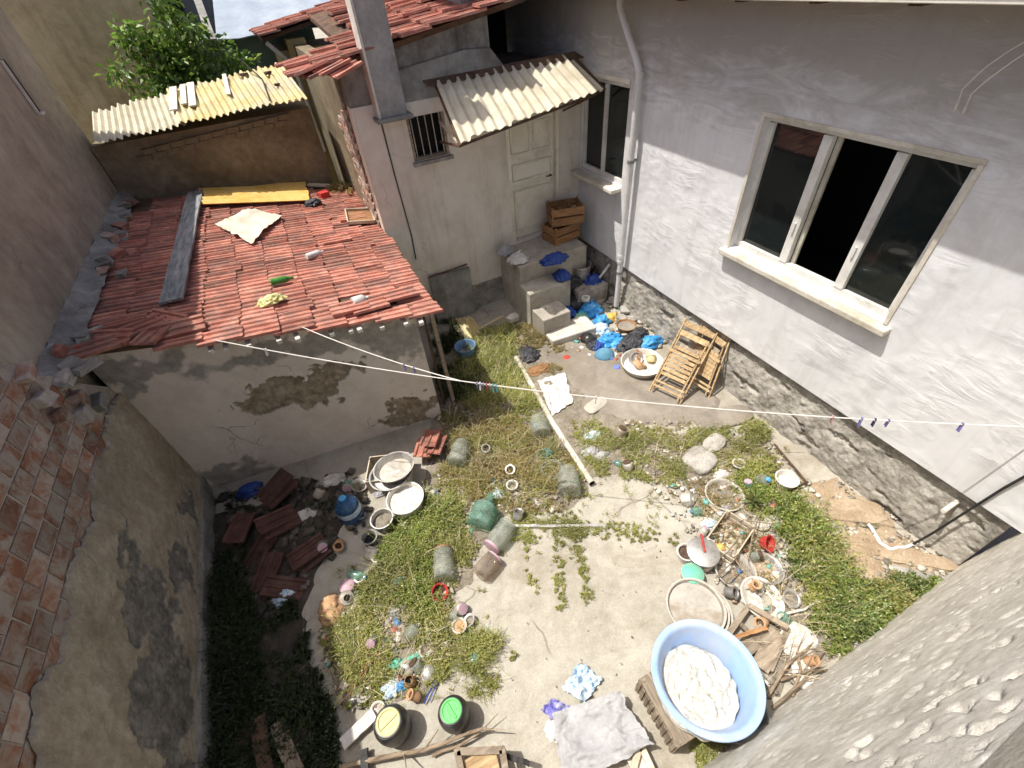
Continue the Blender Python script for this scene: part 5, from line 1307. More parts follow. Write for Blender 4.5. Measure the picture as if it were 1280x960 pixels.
# ================================================================== crowd of small junk
rj = random.Random(77)
zones = (('front weeds', [(470, 700), (500, 760), (540, 780), (470, 800), (520, 830), (450, 790), (545, 700), (580, 750), (430, 830), (490, 740), (560, 760), (480, 880), (520, 870), (460, 870), (595, 770), (440, 720)]),
         ('pots beside the vegetable crate', [(930, 640), (880, 650), (870, 670), (940, 690), (905, 735), (935, 735), (985, 690), (965, 770), (980, 780), (1010, 820), (990, 745), (900, 640), (955, 650), (940, 610), (925, 580), (870, 640)]),
         ('weeds by the white pipe', [(600, 560), (640, 580), (620, 540), (660, 600), (590, 610), (768, 545), (752, 568), (790, 575), (770, 590), (650, 640), (680, 570), (730, 560)]),
         ('shade by the water jug', [(410, 640), (440, 610), (455, 650), (400, 670), (425, 670), (450, 605), (470, 620), (400, 620)]))
for zn, spots in zones:
    for k, (px, py) in enumerate(spots):
        px += rj.uniform(-8, 8); py += rj.uniform(-8, 8); kind = rj.choice(('jar', 'lid', 'can', 'bottle', 'bowl', 'rag'))
        tl = (rj.uniform(-.9, .9), rj.uniform(-.9, .9), rj.uniform(0, 6))
        g_ = 'small junk in the ' + zn
        if kind == 'jar':
            o = stand_jar('small_jar', 'small dusty jar tipped over in the ' + zn, 'jar', px, py, rj.uniform(5, 8), rj.uniform(.09, .14), rj.choice((m_jar, m_greenglass, m_pan)), rj.choice((None, m_rust, m_pink)), .75, tl); o.location.z += .045
        elif kind == 'lid':
            o = vessel('tin_plate', 'small tin plate lying in the ' + zn, 'plate', px, py, rj.uniform(6, 10), .02, rj.choice((m_metal, m_pan, m_enamel)), .8, tilt=(tl[0] * .3, tl[1] * .3, 0)); o.location.z += .025
        elif kind == 'can':
            o = vessel('tin_can', 'old tin can lying in the ' + zn, 'can', px, py, rj.uniform(5, 7), .10, rj.choice((m_metal, m_rust, m_orange)), .97, tilt=tl, fill=.5, fillmat=m_rust); o.location.z += .045
        elif kind == 'bottle':
            dx_, dy_ = rj.uniform(-16, 16), rj.uniform(-16, 16)
            o = jar('small_bottle', 'small bottle lying in the ' + zn, 'bottle', (px, py), (px + dx_ + (9 if dx_ > 0 else -9), py + dy_), rj.uniform(4, 6), rj.choice((m_jar, m_greenglass, m_lightblue)), rj.choice((m_blueb, m_red, m_white)), neck=.4)
        elif kind == 'bowl':
            o = vessel('small_bowl', 'small chipped bowl in the ' + zn, 'bowl', px, py, rj.uniform(7, 11), .05, rj.choice((m_enamel, m_pan, m_metal)), .6, tilt=(tl[0] * .4, tl[1] * .4, 0), fill=.4, fillmat=m_soil_d); o.location.z += .02
        else:
            o = crumple('small_rag', 'small dirty rag in the ' + zn, 'rag', px, py, rj.uniform(6, 11), rj.uniform(5, 9), .05, rj.choice((m_whitebag, m_greycloth, m_lightblue, m_orange)), k + 90, .5)
        o['group'] = g_

# ================================================================== folding chairs leaning on the plinth
def folding_chair(label, f1, f2, t1, t2):
    """f1, f2 feet on the ground, t1, t2 tops of the back posts; the chair is folded nearly flat"""
    f1, f2, t1, t2 = map(Vector, (f1, f2, t1, t2))
    t = thing('folding_chair', label, 'chair', (f1 + f2) / 2, group='folded chairs against the plinth')
    o = t.location.copy(); up = ((t1 + t2) / 2 - (f1 + f2) / 2).normalized()
    nrm = (f2 - f1).cross(up).normalized()
    if nrm.z < 0: nrm = -nrm
    W = lambda a, b, k=0.0: f1.lerp(f2, a).lerp(t1.lerp(t2, a), b) - o + nrm * k
    for a in (0, 1):
        MB().bar(W(a, 0, .0), W(a, 1.0, .0), .022, .04, nrm).build('back_post', m_wood2, t, bevel=.004)
    for b, w_ in ((.94, .085), ):
        MB().bar(W(.03, b, .004), W(.97, b, .004), w_, .018, nrm).build('back_slat', m_wood2, t, bevel=.004)
    # seat: inner frame lying against the posts
    for a in (.09, .91):
        MB().bar(W(a, .03, .055), W(a, .80, .03), .020, .035, nrm).build('front_leg', m_wood2, t, bevel=.004)
    MB().bar(W(.06, .81, .05), W(.94, .81, .05), .085, .018, nrm).build('seat_front_rail', m_wood2, t, bevel=.004)
    for k in range(7):
        b = .27 + k * .058
        MB().bar(W(.11, b, .066), W(.89, b, .066), .05, .014, nrm).build('seat_slat', m_wood2, t, bevel=.003)
    MB().bar(W(.02, .56, .075), W(.98, .56, .075), .05, .018, nrm).build('cross_rail', m_wood2, t, bevel=.003)
    for b in (.10, .16):
        MB().bar(W(.02, b, .06), W(.98, b, .06), .03, .02, nrm).build('stretcher', m_wood2, t, bevel=.003)
    MB().bar(W(.2, .62, .03), W(.8, .62, .03), .16, .012, nrm).build('back_panel', m_wood, t)
    return t
folding_chair('nearer wooden slatted chair folded and leaning on another chair', at(811, 490, .02), at(849, 507, .02), at(858, 398, .74), at(897, 416, .72))
folding_chair('wooden chair folded between the plinth and another folded chair', at(852, 478, .02), at(886, 498, .02), at(882, 393, .77), at(915, 419, .76))

# ================================================================== heap by the downpipe
vessel('enamel_basin', 'white enamel basin filled with bottles by folded chairs', 'basin', 803, 452, 26, .15, m_enamel, .8, fill=.35, fillmat=m_white, handles=1)
b0 = put(803, 450, .1)[0]
for k, (px, py, m_, nm, lb_) in enumerate(((793, 444, m_metal, 'tin_can', 'tin can inside the enamel basin'), (797, 452, m_orange, 'tin_can', 'brown tin inside the enamel basin'), (815, 447, m_yel, 'plastic_tub', 'pale yellow tub inside the enamel basin'), (800, 441, m_wood3, 'clay_cup', 'brown clay cup inside the enamel basin'))):
    vessel(nm, lb_, 'container', px, py, 8 if k != 2 else 6, .10, m_, .9, base=.06, tilt=(R_(40), R_(20 * k), k), fill=.8, fillmat=m_)
def slipper(label, px, py, rz_):
    p, m_ = put(px, py, .03); t = thing('slipper', label, 'shoe', p, (0, 0, rz_), 'blue rubber slippers')
    mb = MB(); n = 20
    for zz in (0, .025):
        for k in range(n):
            a = 2 * math.pi * k / n; w_ = .048 * (1 + .22 * math.cos(a)); mb.v.append((math.cos(a) * .135, math.sin(a) * w_, zz))
    for k in range(n): mb.f.append((k, (k + 1) % n, n + (k + 1) % n, n + k))
    mb.f += [tuple(range(n - 1, -1, -1)), tuple(range(n, 2 * n))]
    mb.build('sole', m_slip, t)
    mb = MB()
    for i in range(6):
        x = .02 + .018 * i
        for k in range(9):
            a = math.pi * k / 8; mb.v.append((x + .01, math.cos(a) * .054 * (1 - .05 * i), .02 + math.sin(a) * .05 * (1 - .1 * i)))
    for i in range(5):
        for k in range(8): mb.f.append((i * 9 + k, i * 9 + k + 1, (i + 1) * 9 + k + 1, (i + 1) * 9 + k))
    mb.build('strap', m_slip, t, smooth=True)
slipper('blue rubber slipper beside the enamel basin', 767, 447, R_(165))
slipper('blue rubber slipper lying outermost on the terrace screed', 776, 459, R_(150))
crumple('teal_ball', 'teal blue deflated ball beside the slippers', 'ball', 756, 441, 11, 10, .15, M('teal_rubber', (.08, .22, .33), (.13, .30, .42), sc=4, rough=.6), 3, .08, res=3)
crumple('black_ball', 'black deflated ball beside the bottom stair slab', 'ball', 736, 422, 9, 9, .14, m_black, 5, .06, res=3)
crumple('black_sack', 'black shiny bag lump below the black ball', 'bag', 742, 431, 9, 8, .10, m_blackbag, 6, .3)
crumple('blue_bag', 'bright blue plastic bag next to the teal ball', 'bag', 762, 424, 15, 10, .14, m_blueb, 7, .5, knot=True)
crumple('blue_bag', 'turquoise blue plastic bag at the foot of the downpipe', 'bag', 738, 386, 14, 10, .22, m_blueb, 8, .5, knot=True)
crumple('blue_bag', 'bright blue plastic bag behind the enamel basin', 'bag', 812, 427, 17, 9, .16, m_blueb, 9, .45)
crumple('black_sack', 'black rubbish bag between blue bag and enamel basin', 'bag', 788, 428, 19, 14, .16, m_blackbag, 10, .5)
crumple('white_sack', 'white carrier bag over the bright blue bag', 'bag', 752, 410, 8, 10, .16, m_lightblue, 11, .4)
vessel('wicker_basket', 'small brown basket of rubble near the downpipe', 'basket', 783, 406, 12, .13, m_wood3, .7, fill=.8, fillmat=m_slab_t)
crumple('yellow_packet', 'yellow printed packet beside the small basket', 'packet', 764, 396, 9, 6, .12, m_yel2, 14, .4)
for k, (px, py, s_) in enumerate(((770, 372, 9), (782, 384, 8), (778, 395, 7), (790, 398, 6), (724, 405, 6), (748, 372, 8))):
    blk('rubble_stone', 'grey rubble stone at the foot of the downpipe', 'stone', px, py, s_, s_ * .8, .10, m_stone, k, seed=k + 30, group='rubble by the downpipe')
pr_ = thing('hand_pump', 'old iron pump fittings with pale pipe handle by downpipe', 'pump', at(745, 378))
o0 = pr_.location
MB().tube([at(738, 362, .3) - o0, at(770, 320, .75) - o0], .022, 10).build('handle', m_pvc, pr_, smooth=True)
MB().tube([at(730, 350, .2) - o0, at(768, 305, .8) - o0], .016, 8).build('rod', m_iron, pr_, smooth=True)
MB().tube([at(745, 368, .1) - o0, at(735, 322, .6) - o0], .016, 8).build('rod', m_iron, pr_, smooth=True)
MB().lathe([(.05, 0), (.075, 0), (.08, .03), (.075, .06), (.05, .06), (.045, .03), (.05, 0)], 22, at(732, 375, .28) - o0).build('white_ring', m_enamel, pr_, smooth=True)
MB().lathe([(.001, 0), (.10, 0), (.10, .22), (.085, .24), (.001, .24)], 22, at(722, 360, .02) - o0).build('body', m_iron, pr_, smooth=True)
MB().box(at(770, 305, .8) - o0, (.06, .1, .14), jit=.02, rng=rnd).build('valve', m_iron, pr_, bevel=.01)
# ================================================================== things on the landing
crate('fruit_crate', 'lower brown fruit crate on the landing by the door', 'crate', (4.10, 6.68, 1.025), R_(8), .56, .40, .30, m_wood3, 2, .12)
crate('fruit_crate', 'upper brown fruit crate stacked beneath the side window', 'crate', (4.17, 6.66, 1.335), R_(-16), .58, .40, .32, m_wood3, 2, .2)
for k in range(7):
    stick('firewood', 'split firewood stick inside the upper fruit crate', 'firewood', [Vector((3.98 + .05 * k, 6.58 + .03 * (k % 3), 1.46 + .02 * (k % 2))), Vector((4.06 + .05 * k, 6.8, 1.55))], .02, m_wood3, 'firewood in the crate', .9, seed=k)
def on(px, py, z): return at(px, py, z)
crumple('blue_bag', 'dark blue bag on the landing before the crates', 'bag', 693, 322, 16, 9, .16, m_dblue, 21, .5, base=1.02)
crumple('blue_bag', 'dark blue bag sagging off the edge of the middle step', 'bag', 702, 342, 9, 10, .16, m_dblue, 22, .4, base=.72)
crumple('white_sack', 'white carrier bag of shoes at the left landing corner', 'bag', 648, 322, 12, 9, .14, m_whitebag, 23, .5, base=1.02, knot=True)
crumple('grey_bag', 'grey plastic bag behind the carrier bag of shoes', 'bag', 632, 312, 10, 8, .16, m_greycloth, 24, .4, base=1.02)
vessel('metal_pail', 'dull metal pail standing right of the steps', 'pail', 726, 330, 13, .26, m_metal, .85, base=.42, fill=.5, fillmat=m_rust)
for k, (px, py, rx, ry, h_, bs_, m_, lb_) in enumerate(((712, 352, 14, 10, .2, .35, m_blackbag, 'black rubbish bag wedged beside the upper steps'), (722, 372, 15, 11, .2, .1, m_blackbag, 'black rubbish bag beside the lower steps'), (742, 350, 12, 10, .2, .3, m_dblue, 'dark blue bag behind the pump fittings'), (708, 390, 12, 8, .16, .05, m_dblue, 'dark blue bag pressed against the lowest step'), (752, 400, 10, 8, .14, .0, m_blueb, 'small bright blue bag under the white carrier bag'), (775, 428, 12, 9, .12, .0, m_blueb, 'flattened blue bag before the black rubbish bag'), (748, 432, 9, 7, .1, .0, m_dblue, 'dark blue scrap of bag by the teal ball'), (798, 416, 12, 8, .13, .0, m_blackbag, 'black rag heap behind the enamel basin'), (727, 396, 9, 7, .12, .02, m_teal, 'green blue bottle bag beside the turquoise bag'))):
    crumple('rubbish_bag', lb_, 'bag', px, py, rx, ry, h_, m_, 70 + k, .5, base=bs_)
MB_ = MB().box((4.22, 5.95, .19), (.62, .36, .38), jit=.03, rng=rnd).build('rubble_block', m_plinth, None, bevel=.03)
tag(MB_, 'low dark stone block right of the stair carrying the metal pail', 'block')
blk('white_stone', 'small white stone at the foot of the stair', 'stone', 641, 394, 8, 6, .14, m_pale, .2, seed=3)
# ================================================================== around the left foot of the stair
vessel('blue_bucket', 'blue bucket half in shadow near the facade', 'bucket', 581, 432, 13, .24, M('bucket_blue', (.12, .22, .36), (.18, .30, .46), sc=4, rough=.5), .78, fill=.3, fillmat=m_lightblue, handles=1)
c = [at(558, 398, .03), at(590, 396, .05), at(606, 418, .05), at(572, 428, .03)]
cs = corrugated('corrugated_offcut', None, m_yel, c, 6, .014, .005, 6, .05); tag(cs, 'yellow corrugated offcut lying in grass by the blue bucket', 'sheet')
plank('lath', 'yellow lath lying beside the corrugated offcut', 'lath', at(600, 412, .06), at(630, 395, .08), .04, .02, m_yel)
blk('pale_rock', 'pale rock in the grass beside the blue bucket', 'stone', 603, 440, 7, 7, .08, m_pale, .2, seed=13)
crumple('dark_clothes', 'heap of black clothes beside the white pipe', 'clothes', 660, 441, 13, 13, .10, m_blackbag, 41, .5)
crumple('brown_rag', 'brown rag below the black clothes', 'rag', 672, 462, 15, 8, .05, m_wood3, 42, .5)
crumple('red_rag', 'small red rag at the edge of the terrace screed', 'rag', 708, 447, 6, 5, .04, m_red, 43, .4)
sheet('white_tarp', 'dirty white woven sack spread beside the white pipe', 'tarp', A([(672, 478), (706, 468), (716, 505), (690, 522)]), m_whitebag, .01, .035, 5, .03, 5, 36, 36, edge=.04)
blk('shadow_slab', 'grey step slab at the lower edge of the terrace', 'slab', 745, 505, 17, 9, .05, m_conc, .2, seed=17, jit=.04)
blk('corner_slab', 'large flat pale slab below the folded chairs', 'slab', 905, 520, 38, 15, .05, m_slab_t, -.25, seed=19, jit=.06)
# long white pipe
wp = thing('white_pipe', 'long weathered white pipe lying across the weeds', 'pipe', at(740, 604))
o0 = wp.location; mb = MB(); pts = [at(x, y, .05) - o0 for x, y in ((645, 447), (668, 487), (692, 530), (718, 570), (740, 604))]
mb.tube(pts, .040, 14, None, False); mb.build('tube', M('chalky_pipe', (.44, .40, .33), (.58, .54, .47), (.70, .67, .60), sc=4, bump=.5, rnd=0, dirt=((.22, .2, .12), .6)), wp, smooth=True)
mb = MB(); mb.tube([p + Vector((0, 0, 0)) for p in pts], .033, 14, None, False); mb.build('inner_wall', m_dark, wp, smooth=True)
plank('grey_profile', 'short grey metal profile lying on the bare slab', 'profile', at(640, 659, .0), at(752, 659, .0), .03, .03, m_metal, z=.01)
# hose and stub at the plinth
stick('white_hose', 'short white hose end on the orange earth by the plinth', 'hose', [at(1085, 655, .06), at(1100, 678, .05), at(1112, 686, .05), at(1130, 684, .05), at(1145, 680, .06)], .018, m_pvc, taper=.9)
cb = thing('black_cable', 'thin black cable rising along the plinth to the wall', 'cable', at(1140, 681, .05))
o0 = cb.location
MB().tube([at(1140, 681, .05) - o0, atx(1165, 667, 4.5) - o0, atx(1195, 648, 4.58) - o0, atx(1228, 627, XW - .02) - o0, atx(1255, 610, XW - .02) - o0, atx(1300, 585, XW - .02) - o0], .011, 7).build('cable', m_iron, cb, smooth=True)
sb_ = thing('pipe_stub', 'short white pipe stub sticking out of the plinth', 'pipe', atx(1196, 627, XW + .05))
MB().tube([(0, 0, 0), (-.22, 0, .0)], .022, 10).build('stub', m_sill, sb_, smooth=True)
seatx = None

# ================================================================== things on the shed roof
def roofp(px, py, k=.04):
    p = at(px, py, 2.1)
    for _ in range(4): p = at(px, py, SZ(p.x) + k)
    return p
c = [roofp(x, y, .07) for x, y in ((270, 282), (310, 262), (352, 270), (315, 306))]
sheet('beige_sheet', 'beige cardboard sheet lying on the shed roof', 'sheet', c, m_beige, .006, .05, 2, .0, 2.5, 24, 24, edge=.05)
a, b = roofp(245, 240, .08), roofp(215, 378, .06)
plank('grey_plank', 'long grey weathered plank on the shaded roof tiles', 'plank', b, a, .24, .03, m_plank)
c = [roofp(252, 232, .10), roofp(250, 255, .10), roofp(386, 250, .09), roofp(382, 228, .09)]
ys = corrugated('yellow_sheet', None, m_yel2, [c[0], c[1], c[2], c[3]], 6, .024, .005, 6, .03); tag(ys, 'bright yellow corrugated strip along the top of shed roof', 'sheet')
plank('dark_plank', 'dark board beside the yellow strip at roof top', 'plank', roofp(200, 232, .06), roofp(252, 236, .06), .2, .03, m_plank)
plank('pale_batten', 'pale batten at the far roof corner', 'batten', roofp(385, 232, .06), roofp(430, 234, .06), .1, .03, m_wood4)
def bottle_on_roof(name, label, a, b, r, mat, capm=None):
    A_, B_ = roofp(*a, .07), roofp(*b, .07); L = (B_ - A_).length
    t = thing(name, label, 'bottle', A_); t.rotation_euler = (B_ - A_).to_track_quat('Z', 'Y').to_euler()
    MB().lathe([(.001, 0), (r * .9, 0), (r, .01), (r, L * .62), (r * .8, L * .75), (r * .35, L * .86), (r * .35, L), (.001, L)], 20).build('body', mat, t, smooth=True)
    if capm: MB().lathe([(r * .42, L * .95), (r * .42, L * 1.03), (.001, L * 1.03)], 14).build('cap', capm, t, smooth=True)
bottle_on_roof('green_bottle', 'green bottle lying on the sunny roof tiles', (338, 353), (366, 347), .042, m_greenbottle, m_greenbottle)
bottle_on_roof('white_bottle', 'pale squashed bottle lying on the roof tiles', (383, 321), (404, 314), .04, m_pvc)
bottle_on_roof('white_canister', 'short white canister stuck under slipped tiles', (441, 378), (460, 372), .06, m_pvc)
def roof_crumple(name, label, cat, px, py, rx, ry, h, mat, seed):
    p = roofp(px, py, .03); t = crumple(name, label, cat, px, py, rx, ry, h, mat, seed, .55, base=p.z); t.location = p
roof_crumple('yellow_rag', 'pale yellow knotted rag on the sunny roof tiles', 'rag', 341, 378, 15, 8, .09, m_yrag, 3)
roof_crumple('black_rag', 'black net bundle at the top of the roof', 'net', 392, 256, 9, 7, .10, m_blackbag, 4)
p = roofp(405, 244, .06)
tag(MB().box(p, (.16, .14, .12), rot=.3, jit=.01, rng=rnd).build('red_block', m_red, None, bevel=.01), 'small red block near the top of the roof', 'block')
bl = thing('box_lid', 'shallow wooden tray on tiles beside the brick wall', 'tray', roofp(450, 272, .06)); bl.rotation_euler = (0, math.atan(.165), -.12)
MB().box((0, 0, .01), (.42, .55, .015)).build('base', m_wood3, bl)
for cc_, d in (((-.205, 0, .03), (.02, .57, .05)), ((.205, 0, .03), (.02, .57, .05)), ((0, -.28, .03), (.39, .02, .05)), ((0, .28, .03), (.39, .02, .05))): MB().box(cc_, d).build('side', m_wood4, bl)
gp = thing('drain_spout', 'rusty post under the right corner of the shed roof', 'post', (1.0, 4.72, 0))
MB().bar(Vector((.02, .0, 0)), Vector((0, 0, 1.72)), .05, .05).build('post', m_wood, gp)
MB().bar(Vector((-.1, .1, 0)), Vector((-.08, .1, 1.74)), .03, .03).build('post', m_rust, gp)

# ================================================================== clotheslines and pegs
def sag_line(a, b, sag, n=30):
    return [a.lerp(b, k / n) - Vector((0, 0, sag * 4 * (k / n) * (1 - k / n))) for k in range(n + 1)]
E1 = Vector((XW - .01, .22, 1.83)); S1 = aty(268, 425, 4.64); S2 = aty(378, 409, 4.60)
L1 = sag_line(S1, E1, .22)
def line_at(t): return S1.lerp(E1, t) - Vector((0, 0, .22 * 4 * t * (1 - t)))
J = line_at(.345)
for nm, pts, lb_ in (('clothesline', L1, 'white clothesline stretched from the shed eave across to the house'), ('clothesline', [S2.lerp(J, k / 12) - Vector((0, 0, .05 * 4 * (k / 12) * (1 - k / 12))) for k in range(13)], 'short white clothesline from shed eave joining the longer line')):
    t = thing(nm, lb_, 'clothesline', pts[0]); MB().tube([p - pts[0] for p in pts], .0055, 6).build('cord', m_cord, t, smooth=True)
def peg(p, m_, rz_=0, where=''):
    t = thing('clothes_peg', m_.name.replace('peg_', '') + ' clothes peg clipped on the clothesline ' + where, 'peg', p, (rnd.uniform(-.25, .25), rnd.uniform(-.15, .15), rz_), 'pegs on the clotheslines')
    for s_ in (-1, 1): MB().box((0, s_ * .007, -.028), (.011, .008, .085), Matrix.Rotation(s_ * .06, 3, 'X')).build('arm', m_, t)
    MB().box((0, 0, -.005), (.013, .026, .008)).build('spring', m_metal, t)
def tx(px):
    lo, hi = 0.0, 1.0
    for _ in range(40):
        mid = (lo + hi) / 2; q = line_at(mid); c = RC @ np.array([q.x, q.y, q.z - HC]); x = 640 + FPX * c[0] / c[2]
        if x < px: lo = mid
        else: hi = mid
    return lo
za = math.atan2(E1.y - S1.y, E1.x - S1.x)
for k, (px, mi) in enumerate(((332, 1), (596, 0), (600, 1), (604, 0), (608, 2), (612, 4), (616, 3), (620, 3), (745, 1), (1041, 4), (1077, 0), (1094, 5), (1111, 0), (1203, 0))):
    peg(line_at(tx(px)), m_peg[mi], za, 'near the shed eave' if px < 500 else 'in the bunch where both lines join' if px < 700 else 'alone over the terrace' if px < 900 else 'in front of the house wall')
for k in (.66, .72): peg(S2.lerp(J, k) - Vector((0, 0, .05 * 4 * k * (1 - k))), m_peg[0], za, 'on the shorter line')
for k, ((a, b, c, d)) in enumerate((((1194, 137), (1203, 112), (1235, 82), (1285, 50)), ((1204, 141), (1214, 118), (1245, 92), (1290, 62)))):
    t = thing('wall_cord', 'white cord looped on the house wall above the window', 'cord', atx(*a, XW - .02), group='cords above the window')
    P = [atx(*a, XW - .03), atx(*b, XW - .12), atx(*c, XW - .2), atx(*d, XW - .22)]; Q = []
    for i in range(3):
        for j in range(5): Q.append(P[i].lerp(P[i + 1], j / 5) + Vector((0, 0, .01 * math.sin(math.pi * j / 5))))
    MB().tube([q - t.location for q in Q + [P[3]]], .0045, 6).build('cord', m_cord, t, smooth=True)
    MB().tube([P[0] - t.location, P[0].lerp(P[1], .35) - t.location], .008, 6).build('knot', m_cord, t)

# ================================================================== plants
def leaf_quads(base, direction, length, width, rng, fold=.25):
    """diamond leaves: base (n,3), direction (n,3) unit, returns verts and quads"""
    n = len(base)
    r = rng.normal(size=(n, 3)); r[:, 2] += 1.4
    side = np.cross(direction, r); side /= np.linalg.norm(side, axis=1)[:, None] + 1e-9
    up = np.cross(side, direction)
    L = length[:, None]; W = width[:, None]
    v0 = base; v1 = base + direction * L * .45 + side * W * .5 + up * W * fold; v2 = base + direction * L - up * L * .12; v3 = base + direction * L * .45 - side * W * .5 + up * W * fold
    V = np.stack([v0, v1, v2, v3], 1).reshape(-1, 3)
    F = np.arange(4 * n).reshape(-1, 4)
    return V, F
def in_poly(P, x, y):
    c = np.zeros(len(x), bool); n = len(P); j = n - 1
    for i in range(n):
        (xi, yi), (xj, yj) = P[i], P[j]
        m_ = ((yi > y) != (yj > y)) & (x < (xj - xi) * (y - yi) / (yj - yi + 1e-12) + xi); c ^= m_; j = i
    return c
def edge_dist(P, x, y):
    d = np.full(len(x), 9.0)
    for i in range(len(P)):
        ax, ay = P[i - 1]; bx, by = P[i]; dx_, dy_ = bx - ax, by - ay
        t = np.clip(((x - ax) * dx_ + (y - ay) * dy_) / (dx_ * dx_ + dy_ * dy_ + 1e-9), 0, 1)
        d = np.minimum(d, np.hypot(ax + t * dx_ - x, ay + t * dy_ - y))
    return d
def scatter(poly, n, rng, clump=2.0, thr=-.15, seed=0):
    P = [(p.x, p.y) for p in poly]; xs = [p[0] for p in P]; ys = [p[1] for p in P]; out = []
    x = rng.uniform(min(xs), max(xs), n * 5); y = rng.uniform(min(ys), max(ys), n * 5)
    m_ = in_poly(P, x, y); x, y = x[m_], y[m_]; e = edge_dist(P, x, y)
    f = np.array([fbm(a * clump, b * clump, seed, 3) for a, b in zip(x, y)])
    keep = (f * 1.7 + np.minimum(e, .22) * 1.6 + rng.uniform(-.3, .3, len(x))) > thr + .2
    x, y, f, e = x[keep][:n], y[keep][:n], f[keep][:n], e[keep][:n]
    return x, y, f, e
def weeds(name, label, poly, n, h, leaf, mat, stems=4, leaves=9, spread=.6, seed=0, clump=2.0, thr=-.15, kind='stuff', cat='weeds', upright=1.0, stemmat=None, wl=.5, z0=.02, lk=.88):
    """low plants: each has several arching stems carrying small leaves"""
    rng = np.random.default_rng(seed); leaf = leaf * lk; leaves = int(leaves * 1.25)
    x, y, f, e = scatter(poly, n, rng, clump, thr, seed)
    k = len(x); hh = h * np.clip(.22 + .6 * rng.random(k) ** 1.6 + 1.3 * np.clip(f, -.3, .6), .12, 1.7) * np.clip(.4 + e * 3, 0, 1)
    bx = np.repeat(x, stems); by = np.repeat(y, stems); hs = np.repeat(hh, stems) * rng.uniform(.5, 1.15, k * stems) * np.where(rng.random(k * stems) < .08, 1.7, 1.0)
    az = rng.uniform(0, 2 * np.pi, k * stems); sp = hs * spread * rng.uniform(.3, 1.5, k * stems)
    def pos(t, a):
        return np.stack([bx[a] + np.cos(az[a]) * sp[a] * t + .01 * np.sin(9 * t + az[a]), by[a] + np.sin(az[a]) * sp[a] * t, z0 + hs[a] * upright * (t - .35 * t * t)], 1)
    ns = k * stems; a = np.repeat(np.arange(ns), leaves); t = np.tile(np.linspace(.12, 1.0, leaves), ns) + rng.uniform(-.05, .05, ns * leaves)
    B = pos(t, a); d = rng.normal(size=(len(a), 3)) * .75; d[:, 0] += np.cos(az[a]) * .5; d[:, 1] += np.sin(az[a]) * .5; d[:, 2] += .35
    d /= np.linalg.norm(d, axis=1)[:, None]
    Ls = leaf * rng.uniform(.55, 1.35, len(a)) * (1.15 - .45 * t)
    V, F = leaf_quads(B, d, Ls, Ls * wl, rng)
    # stems as thin three-sided blades
    ia = np.arange(ns); ts = [0.0, .4, .75, 1.02]; rows = [pos(np.full(ns, q), ia) for q in ts]
    sd = np.stack([-np.sin(az), np.cos(az), np.zeros(ns)], 1) * .0011
    SV = np.stack([np.stack([r - sd, r + sd], 1) for r in rows], 1).reshape(-1, 3)
    q0 = np.arange(ns)[:, None] * 8
    SF = np.concatenate([np.stack([q0[:, 0] + 2 * i, q0[:, 0] + 2 * i + 1, q0[:, 0] + 2 * i + 3, q0[:, 0] + 2 * i + 2], 1) for i in range(3)])
    o = fast(name, np.concatenate([V, SV]), np.concatenate([F, SF + len(V)]), mat)
    return tag(o, label, cat, None, kind) if kind else tag(o, label, cat)
def grass(name, label, poly, n, h, mat, seed=0, clump=2.5, thr=-.15, width=.005, lean=.6):
    rng = np.random.default_rng(seed); x, y, f, e = scatter(poly, n, rng, clump, thr, seed); k = len(x)
    hs = h * rng.uniform(.4, 1.2, k) * np.clip(.4 + e * 3, 0, 1); az = rng.uniform(0, 2 * np.pi, k); ln = hs * lean * rng.uniform(.2, 1.6, k)
    sd = np.stack([-np.sin(az), np.cos(az), np.zeros(k)], 1) * width; dr = np.stack([np.cos(az), np.sin(az), np.zeros(k)], 1)
    b = np.stack([x, y, np.full(k, .015)], 1); up = np.array([0, 0, 1.0])
    m_ = b + dr * (ln * .35)[:, None] + up * (hs * .65)[:, None]; tp_ = b + dr * ln[:, None] + up * hs[:, None]
    V = np.stack([b - sd, b + sd, m_ + sd * .8, m_ - sd * .8, tp_ + sd * .1, tp_ - sd * .1], 1).reshape(-1, 3)
    q = np.arange(k) * 6; F = np.concatenate([np.stack([q, q + 1, q + 2, q + 3], 1), np.stack([q + 3, q + 2, q + 4, q + 5], 1)])
    return tag(fast(name, V, F, mat), label, 'grass', None, 'stuff')
pA = A([(545, 610), (600, 640), (600, 690), (565, 740), (575, 800), (560, 850), (500, 870), (440, 890), (415, 860), (400, 790), (430, 760), (470, 710), (500, 650), (530, 610)])
pA2 = A([(500, 650), (540, 620), (575, 640), (590, 690), (550, 740), (545, 780), (480, 770), (440, 760), (470, 700)])
weeds('weed_patch', 'bright green low weeds growing between the jars', pA2, 900, .20, .030, g_leaf, 5, 11, .7, 1, 2.2, -.2)
weeds('weed_patch', 'yellowing low weeds over the front litter', pA, 1700, .15, .024, g_leaf_yel, 4, 9, .8, 2, 2.4, -.2)
pB = A([(545, 520), (600, 505), (640, 520), (690, 540), (740, 600), (700, 640), (640, 640), (590, 650), (545, 610), (560, 560)])
weeds('weed_patch', 'dry brown and green weeds beside the white pipe', pB, 1700, .15, .022, g_leaf_dry, 4, 9, .8, 3, 2.6, -.25)
weeds('weed_patch', 'green weeds scattered through the dry ones', pB, 700, .15, .022, g_leaf_yel, 4, 9, .8, 43, 3.2, -.0)
pG = A([(570, 440), (600, 410), (645, 405), (650, 450), (690, 530), (640, 530), (590, 520), (550, 480)])
grass('grass_patch', 'yellow green grass near the foot of the stair', pG, 8000, .14, g_leaf_yel, 5, lean=.9)
